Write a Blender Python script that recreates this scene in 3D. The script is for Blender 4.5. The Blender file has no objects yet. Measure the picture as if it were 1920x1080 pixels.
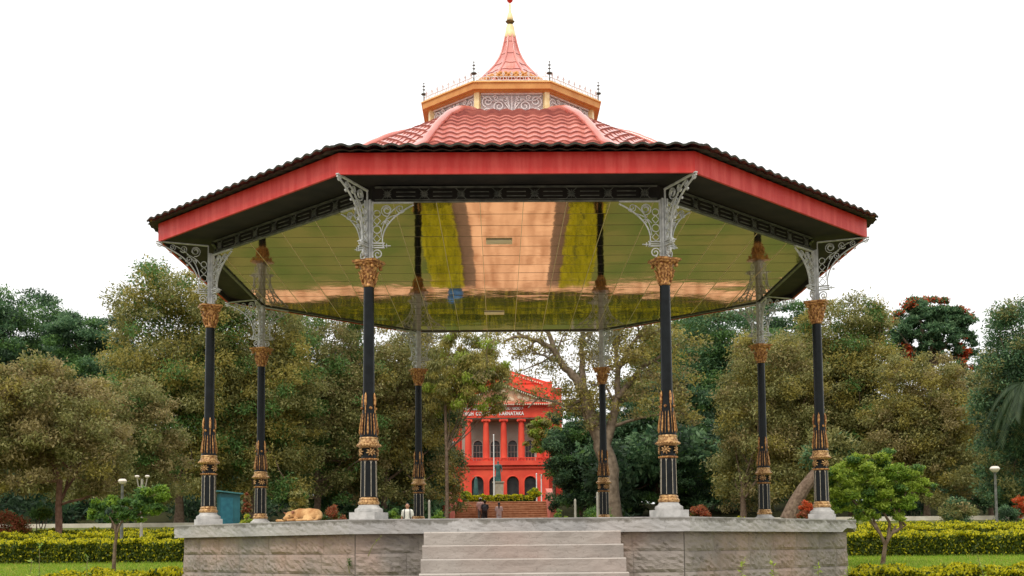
import bpy, bmesh, math, random
import numpy as np
from mathutils import Vector, Matrix
PI = math.pi; R_ = math.radians
random.seed(7); rng = np.random.default_rng(7)
SC = bpy.context.scene; COL = SC.collection

# ---------------------------------------------------------------- camera, sky, sun, exposure
F = 2192.26; EYE = 1.35; CAMX, CAMY = -0.02, -20.41
YAW, PIT, ROL, SHY = 0.0007, 0.0741, -0.0088, 321.6
cam = bpy.data.cameras.new('camera'); camo = bpy.data.objects.new('camera', cam); COL.objects.link(camo)
_r = Vector((math.cos(YAW), math.sin(YAW), 0)); _h = Vector((-math.sin(YAW), math.cos(YAW), 0))
_f = _h * math.cos(PIT) + Vector((0, 0, 1)) * math.sin(PIT)
_u = -_h * math.sin(PIT) + Vector((0, 0, 1)) * math.cos(PIT)
RX = _r * math.cos(ROL) + _u * math.sin(ROL); UX = -_r * math.sin(ROL) + _u * math.cos(ROL)
M = Matrix((RX, UX, -_f)).transposed().to_4x4(); M.translation = (CAMX, CAMY, EYE)
camo.matrix_world = M
cam.sensor_width = 36; cam.lens = F / 1920 * 36; cam.shift_y = SHY / 1920
cam.clip_end = 3000; cam.clip_start = 0.1
SC.camera = camo
def ray(u, v):
    return (_f + RX * ((u - 960) / F) + UX * (-(v - 540 - SHY) / F))
def P(u, v, d):            # point on the pixel ray at depth d metres in front of the camera (along Y)
    r = ray(u, v); return Vector((CAMX, CAMY, EYE)) + r * (d / r.y)
def X(u, d): return P(u, 1000, d).x

w = bpy.data.worlds.new("World"); SC.world = w; w.use_nodes = True
nt = w.node_tree; nt.nodes.clear()
SUN_EL, SUN_AZ = R_(52), R_(205)
sky = nt.nodes.new('ShaderNodeTexSky'); sky.sky_type = 'NISHITA'; sky.sun_disc = False
sky.sun_elevation = SUN_EL; sky.sun_rotation = SUN_AZ
bg1 = nt.nodes.new('ShaderNodeBackground'); bg1.inputs[1].default_value = 0.12
nt.links.new(sky.outputs[0], bg1.inputs[0])
tc = nt.nodes.new('ShaderNodeTexCoord'); sep = nt.nodes.new('ShaderNodeSeparateXYZ')
nt.links.new(tc.outputs['Generated'], sep.inputs[0])
mr = nt.nodes.new('ShaderNodeMapRange'); mr.inputs[1].default_value = 0.0; mr.inputs[2].default_value = 1.0
mr.inputs[3].default_value = 1.08; mr.inputs[4].default_value = 1.75
nt.links.new(sep.outputs[2], mr.inputs[0])
bg2 = nt.nodes.new('ShaderNodeBackground'); bg2.inputs[0].default_value = (1, 0.992, 0.975, 1)
nt.links.new(mr.outputs[0], bg2.inputs[1])
mx = nt.nodes.new('ShaderNodeMixShader'); mx.inputs[0].default_value = 0.93   # a closed white overcast over the sky
out = nt.nodes.new('ShaderNodeOutputWorld')
nt.links.new(bg1.outputs[0], mx.inputs[1]); nt.links.new(bg2.outputs[0], mx.inputs[2]); nt.links.new(mx.outputs[0], out.inputs[0])

sl = bpy.data.lights.new('sun', 'SUN'); sl.energy = 1.5; sl.angle = R_(14); sl.color = (1, 0.95, 0.87)
so = bpy.data.objects.new('sun', sl); COL.objects.link(so)
sd = Vector((math.sin(SUN_AZ) * math.cos(SUN_EL), math.cos(SUN_AZ) * math.cos(SUN_EL), math.sin(SUN_EL)))
so.rotation_euler = sd.to_track_quat('Z', 'Y').to_euler()
SC.view_settings.view_transform = 'Standard'; SC.view_settings.look = 'None'
SC.view_settings.exposure = 0.1; SC.view_settings.gamma = 1
try:
    SC.cycles.max_bounces = 6; SC.cycles.transparent_max_bounces = 4; SC.cycles.diffuse_bounces = 3
except Exception: pass

# ---------------------------------------------------------------- materials
def mat(name, c1, c2=None, rough=0.7, metal=0.0, scale=6, spec=0.4, bump=0, bscale=30, detail=5, ramp=(0.35, 0.65), stretch=None, coord='Object'):
    m = bpy.data.materials.new(name); m.use_nodes = True
    n = m.node_tree; b = n.nodes['Principled BSDF']
    b.inputs['Roughness'].default_value = rough; b.inputs['Metallic'].default_value = metal
    b.inputs['Specular IOR Level'].default_value = spec
    b.inputs['Base Color'].default_value = (*c1, 1)
    t = n.nodes.new('ShaderNodeTexCoord'); mp = n.nodes.new('ShaderNodeMapping')
    n.links.new(t.outputs[coord], mp.inputs[0])
    if stretch: mp.inputs['Scale'].default_value = stretch
    if c2 is not None:
        no = n.nodes.new('ShaderNodeTexNoise'); no.inputs['Scale'].default_value = scale; no.inputs['Detail'].default_value = detail
        n.links.new(mp.outputs[0], no.inputs[0])
        cr = n.nodes.new('ShaderNodeValToRGB')
        cr.color_ramp.elements[0].position = ramp[0]; cr.color_ramp.elements[1].position = ramp[1]
        cr.color_ramp.elements[0].color = (*c1, 1); cr.color_ramp.elements[1].color = (*c2, 1)
        n.links.new(no.outputs[0], cr.inputs[0]); n.links.new(cr.outputs[0], b.inputs['Base Color'])
    if bump:
        nb = n.nodes.new('ShaderNodeTexNoise'); nb.inputs['Scale'].default_value = bscale; nb.inputs['Detail'].default_value = 6
        n.links.new(mp.outputs[0], nb.inputs[0])
        bp = n.nodes.new('ShaderNodeBump'); bp.inputs['Strength'].default_value = bump; bp.inputs['Distance'].default_value = 0.02
        n.links.new(nb.outputs[0], bp.inputs['Height']); n.links.new(bp.outputs[0], b.inputs['Normal'])
    return m

def leafmat(name, cols, trans=0.48, rough=0.5):
    m = bpy.data.materials.new(name); m.use_nodes = True
    n = m.node_tree; b = n.nodes['Principled BSDF']; o = n.nodes['Material Output']
    g = n.nodes.new('ShaderNodeNewGeometry'); cr = n.nodes.new('ShaderNodeValToRGB')
    cr.color_ramp.elements[0].color = (*cols[0], 1); cr.color_ramp.elements[1].color = (*cols[-1], 1)
    for i, c in enumerate(cols[1:-1]):
        e = cr.color_ramp.elements.new((i + 1) / (len(cols) - 1)); e.color = (*c, 1)
    n.links.new(g.outputs['Random Per Island'], cr.inputs[0])
    n.links.new(cr.outputs[0], b.inputs['Base Color'])
    b.inputs['Roughness'].default_value = rough; b.inputs['Specular IOR Level'].default_value = 0.3
    t = n.nodes.new('ShaderNodeBsdfTranslucent'); n.links.new(cr.outputs[0], t.inputs[0])
    mixs = n.nodes.new('ShaderNodeMixShader'); mixs.inputs[0].default_value = trans
    n.links.new(b.outputs[0], mixs.inputs[1]); n.links.new(t.outputs[0], mixs.inputs[2]); n.links.new(mixs.outputs[0], o.inputs[0])
    return m

def k(c, s): return tuple(x * s for x in c)
L_OLIVE = leafmat('leaf_olive', [(.13, .14, .04), (.20, .20, .062), (.29, .28, .095), (.42, .39, .16)])
L_BROWN = leafmat('leaf_brown', [(.16, .13, .05), (.25, .20, .075), (.34, .27, .11), (.45, .37, .17)])
L_YELOL = leafmat('leaf_yellow_olive', [(.24, .20, .042), (.34, .29, .065), (.46, .39, .11)])
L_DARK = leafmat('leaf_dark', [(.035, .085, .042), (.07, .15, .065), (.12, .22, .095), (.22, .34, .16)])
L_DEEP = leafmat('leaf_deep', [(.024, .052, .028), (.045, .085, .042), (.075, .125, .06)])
L_GREEN = leafmat('leaf_green', [(.055, .12, .03), (.10, .20, .048), (.18, .31, .085)])
L_BRIGHT = leafmat('leaf_bright', [(.10, .17, .02), (.20, .32, .035), (.33, .47, .07)])
L_LIME = leafmat('leaf_lime', [(.19, .27, .03), (.33, .43, .05), (.48, .58, .1)])
L_YELLOW = leafmat('leaf_yellow', [(.33, .34, .012), (.56, .52, .014), (.74, .65, .03)])
L_HEDGE = leafmat('leaf_hedge', [(.03, .055, .008), (.07, .11, .012), (.16, .19, .02)])
L_REDF = leafmat('flower_red', [(.45, .05, .015), (.62, .1, .03), (.5, .16, .05)])
L_REDL = leafmat('leaf_red', [(.28, .07, .03), (.45, .13, .07), (.2, .13, .04)])
L_PALM = leafmat('leaf_palm', [(.018, .04, .014), (.04, .075, .025), (.075, .11, .045)])
BARK = mat('bark', (.10, .062, .04), (.2, .14, .095), scale=9, bump=.8, bscale=22, rough=.9)
BARKL = mat('bark_pale', (.11, .078, .052), (.22, .165, .115), scale=5, bump=.8, bscale=14, rough=.9)
BARKR = mat('bark_red', (.13, .06, .04), (.24, .13, .09), scale=9, bump=.8, bscale=22, rough=.9)

FASCIA = mat('fascia_red', (.50, .016, .008), (.60, .055, .038), rough=.5, scale=2.2, detail=9, ramp=(.40, .66), bump=.25, stretch=(4.5, 4.5, .55))
BLACK = mat('black_paint', (.004, .005, .005), (.008, .010, .011), rough=.22, scale=8, spec=.16)
GOLD = mat('gold_paint', (.24, .115, .04), (.60, .37, .16), rough=.42, metal=.35, scale=35, ramp=(.4, .6), bump=.25, bscale=90)
COPPER = mat('copper_paint', (.19, .07, .02), (.54, .28, .09), rough=.4, metal=.35, scale=30, ramp=(.4, .6), bump=.3, bscale=60)
SILVER = mat('silver_paint', (.38, .385, .37), (.60, .60, .575), rough=.45, metal=.15, scale=12, bump=.1)
LSKYBACK = mat('lantern_sky_backing', (.54, .47, .47), (.66, .58, .57), rough=.7)
TEDGE = mat('tile_lip', (.20, .035, .025), (.34, .09, .06), rough=.6, scale=6)
PAVE = mat('unseen_bounce_gravel', (.22, .19, .165), (.36, .32, .28), rough=.95, scale=3, bump=.4)
LACEW = mat('white_lace_paint', (.62, .55, .55), (.80, .75, .73), rough=.5, scale=20)
FRIEZE = mat('frieze_shade_dark_metal', (.05, .053, .043), (.13, .13, .105), rough=.5, scale=10)  # silver frieze with its shade put into the colour; also dark metalwork
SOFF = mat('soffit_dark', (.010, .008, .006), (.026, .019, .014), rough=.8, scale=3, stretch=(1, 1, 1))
EAVEDK = mat('tile_edge_dark', (.018, .02, .014), (.05, .05, .035), rough=.9, scale=12, bump=.4)  # dark green-black colour for the tile rim and underside
CORN = mat('cornice_ochre', (.50, .20, .045), (.62, .30, .08), rough=.5, scale=4)
CREAM = mat('cream_gold', (.74, .56, .26), (.85, .72, .42), rough=.4, scale=9)
PLINTH = mat('plinth_stone', (.36, .35, .33), (.52, .50, .47), rough=.8, scale=9, bump=.3)
REDW = mat('courthouse_red', (.62, .045, .022), (.78, .085, .04), rough=.7, scale=.8, bump=.1)
BEIGE = mat('courthouse_beige', (.3, .26, .2), (.42, .37, .3), rough=.8, scale=.6)
DARKG = mat('dark_glass', (.02, .022, .024), (.06, .06, .055), rough=.25, scale=1.5)
WHITE = mat('white_paint', (.72, .7, .66), (.8, .78, .74), rough=.5, scale=6)
BRSTEP = mat('brown_steps', (.30, .13, .06), (.46, .24, .13), rough=.8, scale=3, detail=8)
BRICKP = mat('brick_path', (.40, .18, .085), (.78, .46, .28), rough=.8, scale=1.1, detail=9, ramp=(.3, .62), stretch=(3.2, .6, 1))
POSTM = mat('weathered_post', (.24, .22, .18), (.36, .33, .27), rough=.8, scale=2)
PALEK = mat('pale_kerb', (.5, .45, .36), (.66, .6, .5), rough=.8, scale=2)
TEAL = mat('teal_paint', (.006, .07, .09), (.014, .11, .135), rough=.45, scale=3)
STATUEM = mat('bronze_green', (.02, .06, .055), (.06, .14, .12), rough=.5, scale=3)
SKIN = mat('skin', (.30, .15, .09), (.36, .19, .12), rough=.6)
HAIR = mat('black_hair', (.012, .01, .009), rough=.5)

def stone_mat(name, c1, c2, c3, bs=0.7, ls=7):
    m = mat(name, c1, c2, rough=.9, scale=1.6, detail=10, ramp=(.35, .7)); n = m.node_tree
    b = n.nodes['Principled BSDF']; old = b.inputs['Base Color'].links[0].from_socket
    t = n.nodes.new('ShaderNodeTexCoord')
    n2 = n.nodes.new('ShaderNodeTexNoise'); n2.inputs['Scale'].default_value = 0.9; n2.inputs['Detail'].default_value = 7
    n.links.new(t.outputs['Object'], n2.inputs[0])
    r2 = n.nodes.new('ShaderNodeValToRGB'); r2.color_ramp.elements[0].position = .45; r2.color_ramp.elements[1].position = .68
    n.links.new(n2.outputs[0], r2.inputs[0])
    mxc = n.nodes.new('ShaderNodeMixRGB'); n.links.new(r2.outputs[0], mxc.inputs[0]); n.links.new(old, mxc.inputs[1])
    mxc.inputs[2].default_value = (*c3, 1)
    last = mxc.outputs[0]
    # dark lichen stains
    n3 = n.nodes.new('ShaderNodeTexNoise'); n3.inputs['Scale'].default_value = ls; n3.inputs['Detail'].default_value = 12; n3.inputs['Roughness'].default_value = .75
    n.links.new(t.outputs['Object'], n3.inputs[0])
    r3 = n.nodes.new('ShaderNodeValToRGB'); r3.color_ramp.elements[0].position = .56; r3.color_ramp.elements[1].position = .72
    n.links.new(n3.outputs[0], r3.inputs[0])
    mx3 = n.nodes.new('ShaderNodeMixRGB'); mx3.blend_type = 'MULTIPLY'; n.links.new(r3.outputs[0], mx3.inputs[0])
    n.links.new(last, mx3.inputs[1]); mx3.inputs[2].default_value = (.40, .39, .38, 1)
    n.links.new(mx3.outputs[0], b.inputs['Base Color'])
    v = n.nodes.new('ShaderNodeTexVoronoi'); v.inputs['Scale'].default_value = 5
    n4 = n.nodes.new('ShaderNodeTexNoise'); n4.inputs['Scale'].default_value = 11; n4.inputs['Detail'].default_value = 12
    mpn = n.nodes.new('ShaderNodeMapping'); mpn.inputs['Scale'].default_value = (1, 1, 2.2)
    n.links.new(t.outputs['Object'], mpn.inputs[0]); n.links.new(mpn.outputs[0], n4.inputs[0]); n.links.new(mpn.outputs[0], v.inputs[0])
    ad = n.nodes.new('ShaderNodeMath'); ad.operation = 'MULTIPLY_ADD'; ad.inputs[1].default_value = .4
    n.links.new(v.outputs[0], ad.inputs[0]); n.links.new(n4.outputs[0], ad.inputs[2])
    bp = n.nodes.new('ShaderNodeBump'); bp.inputs['Strength'].default_value = bs; bp.inputs['Distance'].default_value = .03
    n.links.new(ad.outputs[0], bp.inputs['Height']); n.links.new(bp.outputs[0], b.inputs['Normal'])
    return m
STONEW = stone_mat('platform_wall_stone', (.195, .17, .15), (.31, .265, .23), (.345, .24, .19))
SLABM = stone_mat('slab_stone', (.27, .26, .25), (.42, .40, .38), (.37, .335, .31), .35, 22)
def edge_stain(m):      # dark algae line along the top of the slab edge
    n = m.node_tree; b = n.nodes['Principled BSDF']; src = b.inputs['Base Color'].links[0].from_socket
    t = n.nodes.new('ShaderNodeTexCoord'); sp = n.nodes.new('ShaderNodeSeparateXYZ'); n.links.new(t.outputs['Object'], sp.inputs[0])
    no = n.nodes.new('ShaderNodeTexNoise'); no.inputs['Scale'].default_value = 5; no.inputs['Detail'].default_value = 10; no.inputs['Roughness'].default_value = .7; n.links.new(t.outputs['Object'], no.inputs[0])
    ma = n.nodes.new('ShaderNodeMath'); ma.operation = 'MULTIPLY_ADD'; ma.inputs[1].default_value = .26; n.links.new(no.outputs[0], ma.inputs[0]); n.links.new(sp.outputs[2], ma.inputs[2])
    mr = n.nodes.new('ShaderNodeMapRange'); mr.inputs[1].default_value = .065; mr.inputs[2].default_value = .10; n.links.new(ma.outputs[0], mr.inputs[0])
    lo = n.nodes.new('ShaderNodeMath'); lo.operation = 'LESS_THAN'; lo.inputs[1].default_value = -.012; n.links.new(sp.outputs[2], lo.inputs[0])
    mu = n.nodes.new('ShaderNodeMath'); mu.operation = 'MULTIPLY'; n.links.new(mr.outputs[0], mu.inputs[0]); n.links.new(lo.outputs[0], mu.inputs[1])
    mx = n.nodes.new('ShaderNodeMixRGB'); mx.blend_type = 'MULTIPLY'; n.links.new(mu.outputs[0], mx.inputs[0]); n.links.new(src, mx.inputs[1]); mx.inputs[2].default_value = (.50, .49, .45, 1)
    n.links.new(mx.outputs[0], b.inputs['Base Color'])
edge_stain(SLABM)
STEPM = stone_mat('step_stone', (.275, .24, .21), (.385, .34, .30), (.35, .275, .235), .35, 26)
JOINT = mat('mortar', (.20, .175, .155), (.28, .245, .22), rough=.95, scale=10)

def ground_mat():
    m = mat('grass_ground', (.11, .17, .012), (.24, .30, .028), rough=.95, scale=14, detail=10, bump=.6, bscale=60, spec=.1); n = m.node_tree
    b = n.nodes['Principled BSDF']; old = b.inputs['Base Color'].links[0].from_socket
    t = n.nodes.new('ShaderNodeTexCoord')
    n2 = n.nodes.new('ShaderNodeTexNoise'); n2.inputs['Scale'].default_value = .35; n2.inputs['Detail'].default_value = 6
    n.links.new(t.outputs['Object'], n2.inputs[0])
    sp = n.nodes.new('ShaderNodeSeparateXYZ'); n.links.new(t.outputs['Object'], sp.inputs[0])
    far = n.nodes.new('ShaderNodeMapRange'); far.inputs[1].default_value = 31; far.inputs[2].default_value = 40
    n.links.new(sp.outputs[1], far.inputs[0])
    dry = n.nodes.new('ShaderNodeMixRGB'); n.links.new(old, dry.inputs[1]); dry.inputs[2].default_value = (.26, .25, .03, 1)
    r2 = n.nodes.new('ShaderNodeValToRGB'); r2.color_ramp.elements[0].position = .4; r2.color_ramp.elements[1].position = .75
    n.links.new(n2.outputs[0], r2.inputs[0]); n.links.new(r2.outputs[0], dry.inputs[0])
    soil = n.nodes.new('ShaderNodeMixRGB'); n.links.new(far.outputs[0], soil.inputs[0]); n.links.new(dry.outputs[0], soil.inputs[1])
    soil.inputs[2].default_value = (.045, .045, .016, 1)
    f2 = n.nodes.new('ShaderNodeMapRange'); f2.inputs[1].default_value = 9.3; f2.inputs[2].default_value = 11.0; n.links.new(sp.outputs[1], f2.inputs[0])
    n4 = n.nodes.new('ShaderNodeTexNoise'); n4.inputs['Scale'].default_value = .6; n4.inputs['Detail'].default_value = 8; n.links.new(t.outputs['Object'], n4.inputs[0])
    r4 = n.nodes.new('ShaderNodeValToRGB'); r4.color_ramp.elements[0].position = .35; r4.color_ramp.elements[1].position = .65
    r4.color_ramp.elements[0].color = (.085, .12, .026, 1); r4.color_ramp.elements[1].color = (.16, .155, .045, 1); n.links.new(n4.outputs[0], r4.inputs[0])
    mid = n.nodes.new('ShaderNodeMixRGB'); n.links.new(f2.outputs[0], mid.inputs[0]); n.links.new(dry.outputs[0], mid.inputs[1]); n.links.new(r4.outputs[0], mid.inputs[2])
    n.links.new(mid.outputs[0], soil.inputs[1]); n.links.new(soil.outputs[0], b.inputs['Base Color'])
    return m
GROUND = ground_mat()

def ceil_mat():
    m = bpy.data.materials.new('mirror_ceiling_panel'); m.use_nodes = True; n = m.node_tree; b = n.nodes['Principled BSDF']
    b.inputs['Metallic'].default_value = 1.0; b.inputs['Roughness'].default_value = .045
    t = n.nodes.new('ShaderNodeTexCoord'); no = n.nodes.new('ShaderNodeTexNoise'); no.inputs['Scale'].default_value = .8
    n.links.new(t.outputs['Object'], no.inputs[0]); cr = n.nodes.new('ShaderNodeValToRGB')
    cr.color_ramp.elements[0].color = (.47, .345, .20, 1); cr.color_ramp.elements[1].color = (.57, .43, .255, 1)
    n.links.new(no.outputs[0], cr.inputs[0]); n.links.new(cr.outputs[0], b.inputs['Base Color'])
    nb = n.nodes.new('ShaderNodeTexNoise'); nb.inputs['Scale'].default_value = 1.6; nb.inputs['Detail'].default_value = 3; n.links.new(t.outputs['Object'], nb.inputs[0])
    bp = n.nodes.new('ShaderNodeBump'); bp.inputs['Strength'].default_value = .35; bp.inputs['Distance'].default_value = .006
    n.links.new(nb.outputs[0], bp.inputs['Height']); n.links.new(bp.outputs[0], b.inputs['Normal'])
    return m
CEIL = ceil_mat()
RIB = mat('ceiling_rib', (.62, .55, .32), (.72, .62, .38), rough=.35, metal=.3)

def tile_mat():
    m = mat('roof_tile_paint', (.50, .115, .085), (.66, .24, .18), rough=.28, scale=3.0, detail=8, spec=.7, ramp=(.3, .75)); n = m.node_tree
    b = n.nodes['Principled BSDF']; b.inputs['Coat Weight'].default_value = .5; b.inputs['Coat Roughness'].default_value = .15
    return m
TILE = tile_mat()

# ---------------------------------------------------------------- mesh helpers
class MB:
    def __init__(s): s.v = []; s.f = []; s.m = []
    def add(s, vs, fs, mi=0):
        o = len(s.v); s.v += [tuple(p) for p in vs]; s.f += [tuple(i + o for i in f) for f in fs]; s.m += [mi] * len(fs)
    def box(s, c, sz, rot=None, mi=0):
        vs = [Vector((x * sz[0] / 2, y * sz[1] / 2, z * sz[2] / 2)) for z in (-1, 1) for y in (-1, 1) for x in (-1, 1)]
        if rot is not None:
            if not isinstance(rot, Matrix): rot = Matrix.Rotation(rot, 3, 'Z')
            vs = [rot @ p for p in vs]
        s.add([p + Vector(c) for p in vs], [(0, 2, 3, 1), (4, 5, 7, 6), (0, 1, 5, 4), (2, 6, 7, 3), (0, 4, 6, 2), (1, 3, 7, 5)], mi)
    def lathe(s, prof, n=24, c=(0, 0, 0), mi=0, ph=0, cap=True):
        vs = []; fs = []
        for r, z in prof:
            for i in range(n):
                a = ph + 2 * PI * i / n; vs.append((c[0] + r * math.cos(a), c[1] + r * math.sin(a), c[2] + z))
        for j in range(len(prof) - 1):
            for i in range(n):
                i2 = (i + 1) % n; fs.append((j * n + i, j * n + i2, (j + 1) * n + i2, (j + 1) * n + i))
        if cap: fs.append(tuple(range(n - 1, -1, -1))); fs.append(tuple((len(prof) - 1) * n + i for i in range(n)))
        s.add(vs, fs, mi)
    def tube(s, pts, rad, n=8, mi=0, close=False):
        pts = [Vector(p) for p in pts]; m = len(pts)
        if not hasattr(rad, '__len__'): rad = [rad] * m
        vs = []; fs = []; prev = None
        for i, p in enumerate(pts):
            t = (pts[min(i + 1, m - 1)] - pts[max(i - 1, 0)]); 
            if t.length < 1e-9: t = Vector((0, 0, 1))
            t.normalize()
            if prev is None:
                a = t.cross(Vector((0, 0, 1)) if abs(t.z) < .9 else Vector((1, 0, 0))).normalized()
            else: a = (prev - t * prev.dot(t)).normalized()
            prev = a; b = t.cross(a)
            for q in range(n):
                g = 2 * PI * q / n; vs.append(p + (a * math.cos(g) + b * math.sin(g)) * rad[i])
        for i in range(m - 1):
            for q in range(n):
                q2 = (q + 1) % n; fs.append((i * n + q, i * n + q2, (i + 1) * n + q2, (i + 1) * n + q))
        fs.append(tuple(range(n - 1, -1, -1))); fs.append(tuple((m - 1) * n + q for q in range(n)))
        s.add(vs, fs, mi)
    def prism(s, poly, z0, z1, mi=0):
        n = len(poly); vs = [(x, y, z0) for x, y in poly] + [(x, y, z1) for x, y in poly]
        s.add(vs, [tuple(range(n - 1, -1, -1)), tuple(range(n, 2 * n))] + [(i, (i + 1) % n, n + (i + 1) % n, n + i) for i in range(n)], mi)
    def ribbon(s, pts, w, th, o, ua, va, mi=0):     # flat strip in the plane (ua, va) with thickness
        na = ua.cross(va).normalized(); m = len(pts); vs = []; fs = []
        for i, (a, h) in enumerate(pts):
            a0, h0 = pts[max(i - 1, 0)]; a1, h1 = pts[min(i + 1, m - 1)]
            dx, dy = a1 - a0, h1 - h0; L = math.hypot(dx, dy) or 1; nx, ny = -dy / L * w / 2, dx / L * w / 2
            for sg, tt in ((1, 1), (-1, 1), (-1, -1), (1, -1)):
                vs.append(o + ua * (a + nx * sg) + va * (h + ny * sg) + na * (th / 2 * tt))
        for i in range(m - 1):
            for q in range(4):
                q2 = (q + 1) % 4; fs.append((i * 4 + q, i * 4 + q2, i * 4 + 4 + q2, i * 4 + 4 + q))
        fs += [(3, 2, 1, 0), tuple((m - 1) * 4 + q for q in range(4))]
        s.add(vs, fs, mi)
    def sphere(s, c, r, n=12, mi=0, sc=(1, 1, 1)):
        pr = [(max(1e-4, math.sin(PI * i / (n // 2 + 2))), -math.cos(PI * i / (n // 2 + 2))) for i in range(n // 2 + 3)]
        vs = []; fs = []
        for a, z in pr:
            for i in range(n): g = 2 * PI * i / n; vs.append((c[0] + r * sc[0] * a * math.cos(g), c[1] + r * sc[1] * a * math.sin(g), c[2] + r * sc[2] * z))
        for j in range(len(pr) - 1):
            for i in range(n): i2 = (i + 1) % n; fs.append((j * n + i, j * n + i2, (j + 1) * n + i2, (j + 1) * n + i))
        s.add(vs, fs, mi)
    def build(s, name, mats, parent=None, smooth=False, loc=None):
        me = bpy.data.meshes.new(name); me.from_pydata(s.v, [], s.f)
        if not isinstance(mats, (list, tuple)): mats = [mats]
        for m in mats: me.materials.append(m)
        me.polygons.foreach_set('material_index', s.m)
        if smooth: me.polygons.foreach_set('use_smooth', [True] * len(s.f))
        me.update()
        o = bpy.data.objects.new(name, me); COL.objects.link(o)
        if parent: o.parent = parent
        if loc is not None: o.location = loc
        return o

def empty(name, loc=(0, 0, 0), rz=0, parent=None):
    o = bpy.data.objects.new(name, None); COL.objects.link(o); o.location = loc; o.rotation_euler = (0, 0, rz)
    o.empty_display_size = .2
    if parent: o.parent = parent
    return o
def tag(o, label=None, cat=None, group=None, kind=None):
    if label: o['label'] = label
    if cat: o['category'] = cat
    if group: o['group'] = group
    if kind: o['kind'] = kind
    return o
def smooth_angle(o, ang=35):
    me = o.data; me.polygons.foreach_set('use_smooth', [True] * len(me.polygons))
    try: me.set_sharp_from_angle(angle=R_(ang))
    except Exception: pass
    return o

def leafobj(name, C, A, N, L, W, mats, mi, parent=None, loc=None):
    """many small leaves: centres C, axis A, side dir N (n,3); lengths L, widths W (n)"""
    n = len(C)
    A = A / (np.linalg.norm(A, axis=1, keepdims=True) + 1e-9)
    S = np.cross(A, N); S /= (np.linalg.norm(S, axis=1, keepdims=True) + 1e-9)
    L = np.broadcast_to(np.asarray(L, float), (n,))[:, None]; W = np.broadcast_to(np.asarray(W, float), (n,))[:, None]
    V = np.empty((n, 4, 3))
    V[:, 0] = C - A * L * .5; V[:, 1] = C + S * W * .5 - A * L * .05; V[:, 2] = C + A * L * .5; V[:, 3] = C - S * W * .5 - A * L * .05
    me = bpy.data.meshes.new(name); me.vertices.add(4 * n); me.vertices.foreach_set('co', V.ravel())
    me.loops.add(4 * n); me.loops.foreach_set('vertex_index', np.arange(4 * n, dtype=np.int32))
    me.polygons.add(n); me.polygons.foreach_set('loop_start', np.arange(0, 4 * n, 4, dtype=np.int32))
    me.polygons.foreach_set('loop_total', np.full(n, 4, dtype=np.int32))
    for m in mats: me.materials.append(m)
    me.polygons.foreach_set('material_index', np.asarray(mi, dtype=np.int32)); me.update(calc_edges=True); me.validate()
    o = bpy.data.objects.new(name, me); COL.objects.link(o)
    if parent: o.parent = parent
    if loc is not None: o.location = loc
    return o
def rdir(n): 
    v = rng.normal(size=(n, 3)); return v / np.linalg.norm(v, axis=1, keepdims=True)

# ---------------------------------------------------------------- terrain (Y = depth from camera - 20.41)
SIDE = [(-80, 0), (10, 0), (14.5, .45), (18, .65), (22, .8), (29, 1.0), (33, 1.2), (37, 1.4), (41, 1.62), (50, 2.3), (60, 2.6), (72, 2.9), (84, 4.3), (118, 4.6), (700, 5.5)]
CENT = [(-80, 0), (10, 0), (14.5, .45), (18, .65), (22, .8), (29, 1.0), (33, 1.08), (37, 1.2), (41, 1.46), (50, 1.5), (60, 1.55), (72, 1.6), (80, 4.38), (118, 4.6), (700, 5.5)]
_sd, _sz = zip(*SIDE); _cd, _cz = zip(*CENT)
def gz(x, y):
    d = y - CAMY; t = min(1, max(0, (abs(x) - 5.5) / 3)); t = t * t * (3 - 2 * t)
    return float(np.interp(d, _cd, _cz)) * (1 - t) + float(np.interp(d, _sd, _sz)) * t
def G(u, d, dz=0):
    x = X(u, d); y = CAMY + d; return Vector((x, y, gz(x, y) + dz))
def grid_sheet(name, xs, ys, dz, m, kind='structure'):
    vs = [(x, y, gz(x, y) + dz) for y in ys for x in xs]; nx = len(xs)
    fs = [(j * nx + i, j * nx + i + 1, (j + 1) * nx + i + 1, (j + 1) * nx + i) for j in range(len(ys) - 1) for i in range(nx - 1)]
    b = MB(); b.add(vs, fs); o = b.build(name, m, smooth=True); tag(o, kind=kind); return o
gx = sorted(set([-600, -300, -150, -80, -50, -35, -25, -18, -14] + [round(-10 + .25 * i, 3) for i in range(81)] + [14, 18, 25, 35, 50, 80, 150, 300, 600]))
gy = sorted(set([round(CAMY + d, 4) for d in [-80, -40, -10, 5, 10, 12, 14.5, 16, 18, 20, 22, 24, 26, 29, 31, 33, 35, 37, 39, 41, 42.3, 45, 50, 55, 60, 66, 72, 76, 80, 84, 95, 118, 160, 250, 400, 700]]))
grid_sheet('ground', gx, gy, 0, GROUND)
grid_sheet('forecourt', [x for x in gx if abs(x) <= 50], [y for y in gy if CAMY - 41 <= y <= CAMY + 14.6], .008, PAVE)  # unseen gravel added to cut green bounce light on stone and columns
pathx = [x for x in gx if -1.25 <= x <= 1.25]
grid_sheet('brick_path', pathx, [y for y in gy if 26 + CAMY - .1 <= y <= 42.3 + CAMY + .1], .012, BRICKP)
grid_sheet('steps_path', pathx, [y for y in gy if 49 + CAMY <= y <= 72 + CAMY + .1], .012, BRICKP)
grid_sheet('cross_path', [x for x in gx if abs(x) <= 10], [y for y in gy if 41 + CAMY - .05 <= y <= 42.3 + CAMY + .05], .024, BRICKP)
SOILM = mat('bare_soil', (.10, .055, .032), (.2, .12, .075), rough=.95, scale=5, bump=.4)
for sg in (-1, 1):
    grid_sheet('soil_bed', [x for x in gx if 1.25 <= x * sg <= 1.75], [y for y in gy if 31 + CAMY - .1 <= y <= 41 + CAMY + .1], .008, SOILM)
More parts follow.
